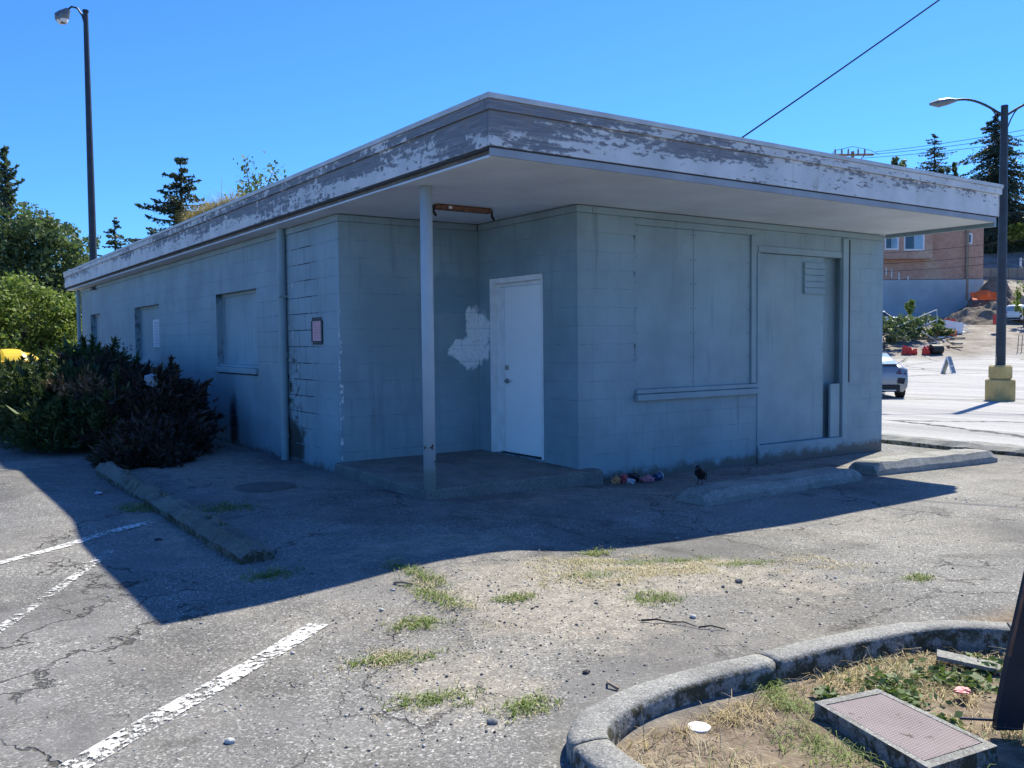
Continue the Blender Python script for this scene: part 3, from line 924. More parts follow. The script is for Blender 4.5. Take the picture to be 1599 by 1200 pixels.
# rusty strip light on the porch ceiling
fx = empty('ceiling_light', (1.2, 2.34, 2.85), 0, 'rusty bare strip light fixture on the porch ceiling behind the post', 'light')
mb = MB(); R = Matrix.Rotation(rad(12), 3, 'Z')
mb.rbox((.86, 2.30, 2.855), (1.55, 2.38, 2.912), .012); P(mb, 'housing', M['rust'], fx)
for x in (.84, 1.57):
    mb = MB(); mb.tube([(x, 2.34, 2.9), (x, 2.34, 2.815)], .012, 8).tube([(x, 2.34, 2.83), (x+.03, 2.34, 2.79)], .014, 8); P(mb, 'socket', M['black'], fx)
mb = MB(); mb.box((1.0, 2.294, 2.868), (1.04, 2.299, 2.895)); P(mb, 'clip', M['white'], fx)
# downpipes
mb = MB(); mb.tube([(A-.06, 5.12, -.05), (A-.06, 5.12, 2.93)], .052, 14); mb.tube([(A-.06, 5.12, 1.29), (A-.06, 5.12, 1.36)], .064, 14)
mb.tube([(A-.06, 5.12, .28), (A-.06, 5.12, .33)], .062, 14); dp = P(mb, 'downpipe', M['pipe'])
mb = MB(); mb.box((A-.12, 5.05, 2.05), (A+.0, 5.19, 2.075)); P(mb, 'bracket', M['pipe'], dp)
mb = MB(); mb.tube([(A-.06, 19.7, -.05), (A-.06, 19.7, 2.93)], .05, 12); P(mb, 'downpipe', M['pipe'])
# floodlight under the far eave
fl = empty('floodlight', (A-.05, 17.6, 2.86), 0, 'small floodlight under the eave at the far end of the long side', 'light')
mb = MB(); mb.tube([(A-.02, 17.6, 2.86), (A-.12, 17.55, 2.82)], [.03, .05], 10); P(mb, 'lamp_head', M['lamp_grey'], fl)
mb = MB(); mb.tube([(A-.0, 17.6, 2.8), (A-.0, 17.6, 2.91)], .045, 10); P(mb, 'base', M['lamp_grey'], fl)

# ------------------------------------------------------------------ wheel stops and kerbs
def stop_obj(p0, p1, wd, h, zb, m, name, label, cat, group=None, worn=.012, n=18, ch=.05, endch=.06):
    """concrete bar from p0 to p1, chamfered section, slightly broken surface"""
    p0 = Vector((*p0, 0)); p1 = Vector((*p1, 0)); d = (p1-p0); Ln = d.length; d.normalize(); q = Vector((-d.y, d.x, 0))
    sec = [(-.5*wd, 0), (-.5*wd, h*.45), (-.5*wd+ch, h), (0, h*1.0), (.5*wd-ch, h), (.5*wd, h*.45), (.5*wd, 0)]
    vs = []
    for i in range(n+1):
        t = i/n*Ln
        e = min(t, Ln-t); k = 1-.32*max(0, 1-e/endch)
        for j, (a, z) in enumerate(sec):
            w_ = worn*float(vnoise(t*6+j*3.1+p0.x*7, j*2.3+p0.y*5))*2
            pt = p0+d*t+q*(a*(1-.1*max(0, 1-e/endch))+w_*.7)
            gx = float(gz(pt.x, pt.y)) if zb is None else zb
            vs.append((pt.x-p0.x, pt.y-p0.y, gx+(z*k+w_ if z else -.04)))
    k = len(sec); fs = []
    for i in range(n):
        for j in range(k-1):
            a = i*k+j; fs.append((a, a+1, a+1+k, a+k))
    fs.append(tuple(range(k))[::-1]); fs.append(tuple(n*k+j for j in range(k)))
    mb = MB(); mb.add(vs, fs)
    o = mb.build(name, M[m], loc=(p0.x, p0.y, 0))
    return tag(o, label, cat, group)
stop_obj((2.30, .10), (4.86, .17), .40, .125, None, 'stop', 'wheel_stop', 'shaded concrete wheel stop in front of the big boarded window with a bird on it', 'wheel stop', 'concrete wheel stops')
stop_obj((5.35, .32), (7.74, .16), .42, .15, None, 'stop', 'wheel_stop', 'sunlit concrete wheel stop near the right corner of the building', 'wheel stop', 'concrete wheel stops')
stop_obj((-1.9, .0), (-1.87, 5.3), .25, .13, None, 'old_kerb', 'wheel_stop', 'long broken concrete kerb bar beside the juniper hedge', 'kerb', worn=.035, n=70, ch=.085, endch=.25)
# low asphalt berm at the street edge
stop_obj((8.72, -9), (9.0, 9.5), .5, .11, None, 'kerb', 'street_kerb', 'low worn kerb between the parking lot and the street', 'kerb', worn=.02, n=90, ch=.12)

def bed_kerb():
    """rounded kerb of the planting bed, in cast lengths"""
    path = [(-2.02, -6.6), (-2.01, -5.2), (-1.99, -4.2), (-1.975, -3.85), (-1.955, -3.62), (-1.905, -3.46), (-1.80, -3.36), (-1.64, -3.30),
            (-1.42, -3.265), (-1.12, -3.27), (-.78, -3.305), (-.45, -3.33), (-.12, -3.385), (.14, -3.45), (.33, -3.55), (.50, -3.72), (.66, -4.0), (.80, -4.5), (.9, -5.4), (.95, -6.6)]
    # resample with a smooth curve
    pts = []
    for i in range(len(path)-1):
        p0 = Vector(path[max(i-1, 0)]); p1 = Vector(path[i]); p2 = Vector(path[i+1]); p3 = Vector(path[min(i+2, len(path)-1)])
        for k in range(6):
            t = k/6
            pts.append(.5*((2*p1)+(-p0+p2)*t+(2*p0-5*p1+4*p2-p3)*t*t+(-p0+3*p1-3*p2+p3)*t**3))
    pts.append(Vector(path[-1]))
    cum = [0]
    for i in range(1, len(pts)): cum.append(cum[-1]+(pts[i]-pts[i-1]).length)
    joints = []
    def near(x, y): return min(range(len(pts)), key=lambda i: (pts[i]-Vector((x, y))).length)
    cuts = [0, near(-1.99, -4.9), near(-1.93, -3.50), near(-.80, -3.30), near(.5, -3.72), near(.85, -4.8), len(pts)-1]
    root = empty('bed_kerb', (pts[0].x, pts[0].y, 0), 0, 'curved concrete kerb round the planting bed in the foreground', 'kerb')
    wd, h, hb = .155, .10, -.12
    sec = [(-.5, hb), (-.49, h-.03), (-.44, h-.008), (-.36, h), (-.1, h+.002), (.15, h), (.33, h-.003), (.43, h-.014), (.49, h-.04), (.5, -.12)]
    for a, b in zip(cuts[:-1], cuts[1:]):
        vs = []; n = 0
        seq = [(i, 0) for i in range(a, b+1)]
        for i in range(a, b+1):
            d = (pts[min(i+1, len(pts)-1)]-pts[max(i-1, 0)]).normalized(); q = Vector((-d.y, d.x))
            p = pts[i].copy()
            if i == a: p += d*.004
            if i == b: p -= d*.004
            for j, (s_, z) in enumerate(sec):
                wob = .005*float(vnoise(cum[i]*9, j*1.7))
                pp = p+q*(s_*wd+wob)
                g0 = -.02 if z != hb else -.0
                vs.append((pp.x, pp.y, z+wob+g0+.0))
            n += 1
        k = len(sec); fs = []
        for i in range(n-1):
            for j in range(k-1):
                t = i*k+j; fs.append((t, t+k, t+k+1, t+1))
        fs.append(tuple(range(k))); fs.append(tuple((n-1)*k+j for j in range(k))[::-1])
        mb = MB(); mb.add(vs, fs)
        o = P(mb, 'kerb_stone', M['kerb'], root, smooth=True)
        for p_ in o.data.polygons:
            if len(p_.vertices) > 4: p_.use_smooth = False
bed_kerb()

# utility box with a checkered lid, set in the planting bed
ub = empty('utility_box', (-.83, -3.98, -.03), 0, 'concrete utility box with a pinkish checkered lid in the planting bed', 'utility box')
c4 = [Vector((-.92, -3.67)), Vector((-.60, -3.74)), Vector((-.73, -4.29)), Vector((-1.08, -4.24))]
cen = sum(c4, Vector((0, 0)))/4
def ring_prism(outer, inner, z0, z1):
    n = len(outer); mb = MB()
    vs = [(p.x, p.y, z0) for p in outer]+[(p.x, p.y, z1) for p in outer]+[(p.x, p.y, z1) for p in inner]+[(p.x, p.y, z0) for p in inner]
    fs = []
    for i in range(n):
        j = (i+1) % n
        fs += [(i, j, j+n, i+n), (i+n, j+n, j+2*n, i+2*n), (i+2*n, j+2*n, j+3*n, i+3*n)]
    mb.add(vs, fs); return mb
inner = [cen+(p-cen)*.86 for p in c4]
P(ring_prism(c4, inner, -.12, .030), 'box_rim', M['kerb'], ub)
def lid_mat():
    g = G('checker_plate', .9, 0, .1)
    x, y, z = g.sep()
    # raised lozenges in two directions
    a = g.math('SINE', g.math('MULTIPLY', g.math('ADD', x, y), 230)); b = g.math('SINE', g.math('MULTIPLY', g.math('SUBTRACT', x, y), 230))
    k = g.math('MULTIPLY', a, b)
    c = g.ramp(g.noise(7, 4), [(.3, (.2, .165, .165)), (.7, (.26, .215, .215))])
    c = g.mix(g.ss(k, .2, .5), c, (.34, .3, .3))
    c = g.mix(g.ss(g.noise(25, 4, .7), .62, .68), c, (.12, .09, .08))
    g.base(c); g.bump(g.ss(k, .1, .5), .002); return g.m
M['lid'] = lid_mat()
lid = [cen+(p-cen)*.84 for p in c4]
mb = MB(); mb.extrude([(p.x, p.y, .004) for p in lid], (0, 0, .025)); P(mb, 'lid', M['lid'], ub)

# dark steel sign leg at the right edge of the bed
def sign_leg():
    root = empty('sign_leg', (-.49, -4.2, -.02), 0, 'dark rust edged steel sign leg leaning out of the planting bed at the right edge', 'sign leg')
    o3 = Vector((-.525, -4.165, 0)); r = Vector((.82, -.571, 0)).normalized(); n = Vector((-.571, -.82, 0)).normalized()
    pts = [(0, .0), (.004, .05), (.055, .33), (.115, .62), (.20, 1.0), (.34, 1.5), (.62, 1.5), (.50, .9), (.40, .4), (.36, .02), (.30, 0.0), (.205, .0)]
    hole = [(.19, .03), (.155, .075), (.11, .09), (.075, .075), (.055, .035), (.05, 0)]
    poly = pts[:-1]+[(.21, 0)]+[(a+.05, b) for a, b in hole]
    mb = MB(); mb.extrude([tuple(o3+r*a+Vector((0, 0, b))) for a, b in poly], tuple(n*.03)); P(mb, 'leg_plate', M['steel_dark'], root)
    mb = MB()
    mb.extrude([tuple(o3+r*a+Vector((0, 0, b))+n*.02) for a, b in [(.044, .28), (.109, .6), (.19, .97), (.33, 1.5), (.334, 1.5), (.196, .97), (.114, .6), (.049, .28)]], tuple(n*.014)); P(mb, 'edge_strip', M['rust'], root)
    mb = MB(); mb.tube([tuple(o3+r*(-.12)+Vector((0, 0, .035))), tuple(o3+r*.3+Vector((0, 0, .01)))], .005, 6); P(mb, 'tie_rod', M['steel_dark'], root)
sign_leg()

# ------------------------------------------------------------------ small things on the ground
def rock(name, loc, s, m, label=None, cat=None, group=None, seed=0, flat=.6, sub=2):
    bm = bmesh.new(); bmesh.ops.create_icosphere(bm, subdivisions=sub, radius=1)
    r = random.Random(seed)
    off = (r.random()*50, r.random()*50)
    for v in bm.verts:
        k = 1+.45*float(vnoise(v.co.x*1.3+off[0]+v.co.z, v.co.y*1.3+off[1]))
        v.co = Vector((v.co.x*s*k, v.co.y*s*k*.8, v.co.z*s*k*flat))
    me = bpy.data.meshes.new(name); bm.to_mesh(me); bm.free(); me.materials.append(M[m])
    o = bpy.data.objects.new(name, me); COL.objects.link(o)
    o.location = (loc[0], loc[1], float(gz(loc[0], loc[1]))+s*flat*.5)
    o.rotation_euler = (0, 0, r.random()*6)
    return tag(o, label, cat, group)
rock('stone', (-.44, -2.56), .02, 'stone_pale', 'flat grey stone beside the dark twig', 'stone', seed=1)
rock('stone', (-1.40, -2.84), .02, 'stone_dark', 'angular dark stone on the asphalt beyond the bed kerb', 'stone', seed=2)
rock('stone', (-2.02, -3.02), .022, 'stone', 'rounded grey stone just left of the bed kerb', 'stone', seed=3)
rock('stone', (-2.9, -2.6), .02, 'stone_pale', 'small tan stone on the asphalt right of the long white line', 'stone', seed=4)
rock('stone', (.33, -2.2), .028, 'stone', 'grey stone lying in the dry grass strip', 'stone', seed=5)

def scatter_gravel(name, regions, count, size, m, seed):
    """many crumbs as one mesh: squashed octahedra"""
    r = np.random.default_rng(seed)
    P_ = []
    for (cx, cy, rx, ry, wt) in regions:
        k = int(count*wt); P_.append(np.stack([cx+r.normal(0, rx, k), cy+r.normal(0, ry, k)], 1))
    P_ = np.concatenate(P_); n = len(P_)
    ok = ~((P_[:, 0] > -2.1) & (P_[:, 1] < -3.15)) & ~((P_[:, 0] > .15) & (P_[:, 1] > 1.3) & (P_[:, 0] < E_))
    P_ = P_[ok]; n = len(P_)
    s = size*np.exp(r.normal(0, .45, n))
    oc = np.array([(1, 0, 0), (0, 1, 0), (-1, 0, 0), (0, -1, 0), (0, 0, .7), (0, 0, -.5)])
    ang = r.random(n)*6.28; ca, sa = np.cos(ang), np.sin(ang)
    jit = 1+.35*r.normal(0, 1, (n, 6, 3)).clip(-1, 1)
    V = oc[None]*jit*s[:, None, None]; V[:, :, 1] *= .75
    X = V[:, :, 0]*ca[:, None]-V[:, :, 1]*sa[:, None]; Y = V[:, :, 0]*sa[:, None]+V[:, :, 1]*ca[:, None]
    Z = V[:, :, 2]+gz(P_[:, 0], P_[:, 1])[:, None]+s[:, None]*.25
    V = np.stack([X+P_[:, 0:1], Y+P_[:, 1:2], Z], 2).reshape(-1, 3)
    fc = np.array([(0, 1, 4), (1, 2, 4), (2, 3, 4), (3, 0, 4), (1, 0, 5), (2, 1, 5), (3, 2, 5), (0, 3, 5)])
    Fq = (fc[None]+np.arange(n)[:, None, None]*6).reshape(-1, 3)
    return tag(np_mesh(name, V, Fq, M[m]), kind='stuff')
reg = [(-1.2, -1.9, .9, .7, .45), (.4, -2.3, .9, .4, .25), (-2.0, -2.4, .5, .5, .2), (-1, 0, 2.2, 1.5, .1)]
scatter_gravel('gravel', reg, 4200, .0036, 'stone', 3)
scatter_gravel('gravel', reg, 150, .0052, 'stone_dark', 4)
scatter_gravel('gravel', [(-1.5, -2, 1.5, 1.2, .6), (2, -1.5, 2, 1.2, .4)], 2200, .0038, 'stone_pale', 5)

def blades(name, pts, m, h=.05, spread=.02, per=1, wid=.0035, lean=.5, seed=0, parent=None, zf_=None, arcs=True):
    """curved grass blades, 2 quads each"""
    r = np.random.default_rng(seed)
    Pn = np.repeat(np.asarray(pts, float), per, 0); n = len(Pn)
    Pn = Pn+r.normal(0, spread, (n, 2))
    hh = h*np.exp(r.normal(0, .35, n)); a = r.random(n)*6.283
    ln = lean*(.3+r.random(n)*1.1)
    z0 = (gz(Pn[:, 0], Pn[:, 1]) if zf_ is None else np.full(n, zf_))-.004
    dx = np.cos(a); dy = np.sin(a); px_ = -dy*wid; py_ = dx*wid
    b0 = np.stack([Pn[:, 0], Pn[:, 1], z0], 1)
    side = np.stack([px_, py_, np.zeros(n)], 1)
    m1 = b0+np.stack([dx*ln*hh*.35, dy*ln*hh*.35, hh*.6], 1)
    t1 = b0+np.stack([dx*ln*hh*1.1, dy*ln*hh*1.1, hh*(1-.35*ln)], 1)
    V = np.stack([b0-side, b0+side, m1+side*.8, m1-side*.8, t1+side*.15, t1-side*.15], 1).reshape(-1, 3)
    k = np.arange(n)[:, None]*6
    Fq = np.concatenate([k+np.array([[0, 1, 2, 3]]), k+np.array([[3, 2, 4, 5]])], 0)
    return np_mesh(name, V, Fq, M[m], parent)
def pts_ell(cx, cy, rx, ry, n, a=0, seed=0):
    r = np.random.default_rng(seed); u = r.normal(0, .5, (n, 2)).clip(-1.1, 1.1)*[rx, ry]
    c, s = math.cos(a), math.sin(a)
    return np.stack([cx+u[:, 0]*c-u[:, 1]*s, cy+u[:, 0]*s+u[:, 1]*c], 1)
# dry grass strips on the mound
dry = np.concatenate([pts_ell(.35, -1.75, .95, .17, 900, -.25, 1), pts_ell(-.1, -1.32, .5, .12, 300, .0, 2), pts_ell(-.35, -1.75, .42, .22, 350, -.2, 3),
                      pts_ell(.9, -2.2, .5, .13, 220, -.3, 4), pts_ell(-1.35, -1.45, .12, .6, 140, -.1, 5), pts_ell(-2.05, -2.15, .2, .12, 110, -.6, 6)])
dry = dry[fbm(dry[:, 0]*3.1, dry[:, 1]*5.3, 3) > -.12]
tag(blades('dry_grass', dry, 'straw_pale', .015, .022, 7, .002, 2.0, 1), kind='stuff')
gl = np.concatenate([pts_ell(.3, -1.5, .6, .09, 110, -.25, 11), pts_ell(.75, -1.85, .4, .07, 60, -.3, 12), pts_ell(-.4, -1.68, .25, .06, 40, 0, 13)])
tag(blades('sparse_grass', gl, 'grass', .022, .03, 5, .002, 1.5, 2), kind='stuff')
# separate green tufts
tufts = [((-1.30, -1.12), .07, .26, 'green grass tuft nearest the shadow edge in the crack'), ((-1.42, -1.48), .08, .28, 'long green grass tuft halfway along the crack'),
         ((-1.68, -1.83), .14, .1, 'lower green grass tuft at the end of the crack'),
         ((-1.06, -1.80), .09, .05, 'small green tuft alone in the dusty middle ground'), ((-.40, -2.2), .14, .1, 'leafy green tuft above the dark twig'),
         ((-2.0, -2.2), .2, .05, 'green tuft beside the end of the long white line'), ((-2.1, -2.68), .19, .06, 'green tuft between the white line and the bed kerb'),
         ((-1.82, -2.98), .13, .06, 'green tuft against the outer side of the bed kerb'), ((-2.95, -3.1), .035, .03, 'tiny green tuft on the asphalt near the lower edge'),
         ((.06, -1.12), .16, .05, 'green tuft touching the shadow edge right of the mound'), ((-2.15, 2.55), .3, .22, 'shaded grass tuft left of the long kerb bar'),
         ((-1.45, 2.2), .22, .2, 'shaded grass tuft right of the long kerb bar'), ((-1.95, -.45), .15, .12, 'shaded grass tuft off the near end of the long kerb bar'),
         ((1.35, -2.75), .08, .05, 'small green tuft at the right end of the dry grass')]
for i, ((x, y), rx, ry, lab) in enumerate(tufts):
    n = int(40+rx*ry*2300)
    e = empty('grass_tuft', (x, y, float(gz(x, y))), 0, lab, 'grass tuft', 'green grass tufts')
    o = blades('blade_cluster', pts_ell(0, 0, rx*1.15, ry*1.25, n, -.4 if i in (2, 5, 6) else 0, 40+i), 'grass', .024, .016, 5, .0024, 1.3, 60+i, e, zf_=0.0)
    tag(o, kind='stuff')
    o = blades('dry_blades', pts_ell(0, 0, rx*1.6, ry*1.6, n//2, 0, 90+i), 'straw_pale', .018, .02, 4, .002, 1.5, 80+i, e, zf_=0.0)
    tag(o, kind='stuff')
# straw in the planting bed
def bedpts(n, seed, f):
    r = np.random.default_rng(seed); q = np.stack([r.uniform(-1.85, .8, n*3), r.uniform(-6, -3.42, n*3)], 1)
    return q[f(q[:, 0], q[:, 1])][:n]
inbox = lambda x, y: ((x > -1.1) & (x < -.58) & (y > -4.3) & (y < -3.66) & (x-(-1.08) > (y+4.24)*.28-.02) & (x-(-.6) < (y+3.74)*.24+.02))
bp = bedpts(5600, 5, lambda x, y: (fbm(x*2.6+5, y*2.6, 3) > -.06) & ~inbox(x, y) & ((x > -1.35) | (y < -3.8)))
tag(blades('dry_grass', bp, 'straw', .03, .022, 4, .0015, 2.3, 7), kind='stuff')
bp = bedpts(1500, 25, lambda x, y: (fbm(x*2.6+5, y*2.6, 3) > .0) & ~inbox(x, y))
tag(blades('dry_grass', bp, 'straw_pale', .05, .02, 3, .0014, 1.5, 27), kind='stuff')
bp = np.concatenate([pts_ell(-.93, -3.52, .09, .14, 60, 0, 61), pts_ell(-1.12, -3.85, .13, .25, 70, 0, 62), pts_ell(-.85, -3.42, .05, .04, 35, 0, 63)])
tag(blades('sparse_grass', bp, 'grass', .035, .02, 4, .0016, 1.8, 28), kind='stuff')
bp = bedpts(900, 6, lambda x, y: (fbm(x*3+9, y*3, 3) > .12) & ~inbox(x, y))
tag(blades('sparse_grass', bp, 'grass', .04, .02, 4, .0018, 1.4, 8), kind='stuff')
bp = bedpts(500, 16, lambda x, y: (y > -3.55) & ~inbox(x, y))
tag(blades('dry_grass', bp, 'straw', .05, .015, 5, .0016, 1.3, 17), kind='stuff')

def leaf_cards(C, size, seed=0, flat=0.0, updir=None, aspect=.6):
    """one rhombus leaf per centre"""
    r = np.random.default_rng(seed); n = len(C)
    a = r.normal(0, 1, (n, 3)); a[:, 2] *= (1-flat); a /= np.linalg.norm(a, axis=1)[:, None]+1e-9
    if updir is not None: a = a*(1-updir)+np.array([0, 0, 1])*updir; a /= np.linalg.norm(a, axis=1)[:, None]
    b = np.cross(a, r.normal(0, 1, (n, 3))); b /= np.linalg.norm(b, axis=1)[:, None]+1e-9
    s = size*np.exp(r.normal(0, .3, n))[:, None]
    V = np.stack([C-a*s, C+b*s*aspect, C+a*s, C-b*s*aspect], 1).reshape(-1, 3)
    Fq = np.arange(n*4).reshape(n, 4)
    return V, Fq
def weed(x, y, r_, n, lab, i, m='weed'):
    z = float(gz(x, y))
    e = empty('weed', (x, y, z), 0, lab, 'weed', 'leafy weeds in the planting bed')
    q = np.random.default_rng(200+i)
    C = np.stack([q.normal(0, r_*.5, n), q.normal(0, r_*.5, n), .008+abs(q.normal(0, .02, n))], 1)
    V, Fq = leaf_cards(C, .018, i, .6, aspect=.55)
    np_mesh('leaf_cluster', V, Fq, M[m], e)['kind'] = 'stuff'
for i, (x, y, r_, n, lab) in enumerate([(-.52, -3.80, .09, 160, 'grey green weed against the upper right side of the utility box lid'), (-.42, -3.68, .11, 190, 'broad leafed weed at the far corner of the utility box'),
        (-.60, -4.02, .07, 90, 'small weed halfway along the utility box'), (-.17, -3.74, .11, 160, 'green weed beside the pale board in the bed'), (-.10, -3.86, .10, 130, 'green weed in front of the pale board near the steel leg'),
        (.16, -3.80, .09, 120, 'weed growing next to the steel sign leg'), (-.74, -3.60, .06, 60, 'tiny weed between the kerb and the utility box')]):
    weed(x, y, r_, n, lab, i)
rr_ = np.random.default_rng(99)
lp_ = np.stack([rr_.uniform(-1.85, .8, 900), rr_.uniform(-5.5, -3.42, 900)], 1); lp_ = lp_[~inbox(lp_[:, 0], lp_[:, 1])]
lp2 = np.stack([rr_.normal(-.3, 1.5, 260), rr_.normal(-1.9, .6, 260)], 1); lp2 = lp2[lp2[:, 1] > -3.1]
for nm, pq, sz in (('leaf_litter', lp_, .008), ('leaf_litter', lp2, .006)):
    CC_ = np.stack([pq[:, 0], pq[:, 1], gz(pq[:, 0], pq[:, 1])+.006], 1)
    V_, F_ = leaf_cards(CC_, sz, 3, .0, .75, .5)
    # lie nearly flat
    V_[:, 2] = np.repeat(CC_[:, 2], 4)+(V_[:, 2]-np.repeat(CC_[:, 2], 4))*.3
    tag(np_mesh(nm, V_, F_, M['litter_leaf']), kind='stuff')
mb = MB(); mb.box((-.13, -.05, 0), (.13, .05, .018), Matrix.Rotation(rad(6), 3, 'Y'))
tag(mb.build('board_scrap', M['stop'], loc=(.10, -3.74, -.015), rz=rad(-60)), 'pale flat board lying in weeds beyond the utility box', 'board')
# white plastic lid
mb = MB(); mb.tube([(0, 0, 0), (0, 0, .006), (0, 0, .009)], [.045, .045, .034], 20)
tag(mb.build('bottle_lid', M['white_board'], loc=(-1.36, -3.47, float(gz(-1.36, -3.47))+.004)), 'white round plastic lid on bare soil inside the kerb', 'lid')
# litter and twigs
def crumple(name, loc, s, m, label, cat, seed, flat=.5, group=None, z=None):
    bm = bmesh.new(); bmesh.ops.create_icosphere(bm, subdivisions=3, radius=1)
    r = random.Random(seed); ox, oy = r.random()*90, r.random()*90
    for v in bm.verts:
        k = 1+.9*float(vnoise(v.co.x*2.4+ox+v.co.z*2, v.co.y*2.4+oy-v.co.z))+.5*float(vnoise(v.co.x*6+ox, v.co.y*6+v.co.z*6+oy))
        v.co = Vector((v.co.x*s[0]*k, v.co.y*s[1]*k, v.co.z*s[2]*k*flat))
    me = bpy.data.meshes.new(name); bm.to_mesh(me); bm.free(); me.materials.append(m)
    o = bpy.data.objects.new(name, me); COL.objects.link(o)
    o.location = (loc[0], loc[1], (float(gz(loc[0], loc[1])) if z is None else z)+s[2]*flat*.7)
    return tag(o, label, cat, group)
c_or = plain('orange_wrapper', (.6, .27, .12), .5); c_rd = plain('red_wrapper', (.4, .07, .08), .5); c_wh = plain('white_wrapper', (.5, .5, .55), .6)
c_bk = plain('black_plastic_bag', (.03, .03, .045), .4); c_gr = plain('yellow_green_wrapper', (.3, .33, .1), .6); c_pk = plain('pink_red_wrapper', (.45, .16, .2), .5)
ly = 1.38
crumple('wrapper', (2.50, ly, 0), (.045, .04, .09), c_or, 'orange crumpled wrapper at the left of the litter by the wall', 'litter', 1)
crumple('wrapper', (2.60, ly-.02, 0), (.06, .05, .11), c_rd, 'dark red crumpled wrapper in the litter by the wall', 'litter', 2)
crumple('wrapper', (2.64, ly-.08, 0), (.055, .04, .06), c_wh, 'white crumpled paper in front of the red wrapper', 'litter', 3)
crumple('plastic_bag', (2.72, ly-.02, 0), (.075, .05, .11), c_bk, 'black plastic bag in the middle of the litter', 'litter', 4)
crumple('wrapper', (2.80, ly+.03, 0), (.05, .04, .1), c_gr, 'yellow green scrap behind the litter by the wall', 'litter', 5)
crumple('wrapper', (2.84, ly-.12, 0), (.075, .05, .08), c_pk, 'pink and red scrap at the right of the litter', 'litter', 6)
cup = empty('cup', (3.03, ly-.1, float(gz(3.03, 1.3))), 0, 'dark blue cup with a white lid lying right of the litter', 'cup')
mb = MB(); mb.tube([(-.05, 0, .045), (.05, .03, .045)], [.036, .045], 14); P2 = mb.build('cup_body', plain('blue_cup', (.03, .07, .16), .4), cup)
mb = MB(); mb.tube([(.05, .03, .045), (.062, .033, .045)], [.048, .044], 14); mb.build('lid', M['white_board'], cup)
crumple('plastic_bag', (-.85, 7.35, 0), (.085, .12, .11), plain('pale_plastic_bag', (.3, .33, .36), .5), 'pale plastic bag caught on top of the shaded juniper', 'litter', 9, .8, z=.90)
crumple('wrapper', (-2.25, 3.55, 0), (.03, .05, .02), c_wh, 'white paper scrap left of the long kerb bar', 'litter', 11, z=.03)
crumple('wrapper', (-.28, -3.92, 0), (.035, .025, .018), plain('pink_scrap', (.75, .3, .28), .6), 'pink and white scrap between the weeds in the bed', 'litter', 12, z=0)
crumple('wrapper', (-2.27, 1.15, 0), (.028, .025, .02), c_bk, 'small black scrap on shaded asphalt left of the kerb bar', 'litter', 13, z=.0)
def twig(pts, r_, lab, m='bark'):
    z = [float(gz(a, b)) for a, b in pts]
    mb = MB(); mb.tube([(a-pts[0][0], b-pts[0][1], zz+.008+.01*(i % 2)) for i, ((a, b), zz) in enumerate(zip(pts, z))], [r_*(1-.15*i) for i in range(len(pts))], 6)
    tag(mb.build('twig', M[m], loc=(pts[0][0], pts[0][1], 0)), lab, 'twig')
twig([(-.72, -2.46), (-.66, -2.51), (-.61, -2.56), (-.57, -2.62), (-.55, -2.69)], .006, 'dark forked twig on the dusty asphalt')
twig([(-.55, -2.70), (-.5, -2.74), (-.46, -2.80)], .005, 'short thin twig right of the dark forked twig')
twig([(-1.42, -3.07), (-1.43, -3.02), (-1.40, -2.98)], .007, 'short pale curled stick by the outer kerb edge', 'wood_debris')
twig([(-1.5, -1.2), (-1.47, -1.25), (-1.43, -1.3)], .008, 'short stick left of the grass in the crack', 'wood_debris')
# drain cover near the wall
mb = MB(); mb.tube([(0, 0, -.02), (0, 0, .006)], .26, 28); mb.tube([(0, 0, .0), (0, 0, .012), (0, 0, .012)], [.31, .30, .27], 28, False)
dc = tag(mb.build('drain_cover', plain('dark_iron_cover', (.13, .12, .11), .9, 0), loc=(-.75, 3.1, float(gz(-.75, 3.1)))), 'round dark iron drain cover in the shade near the downpipe', 'drain cover')

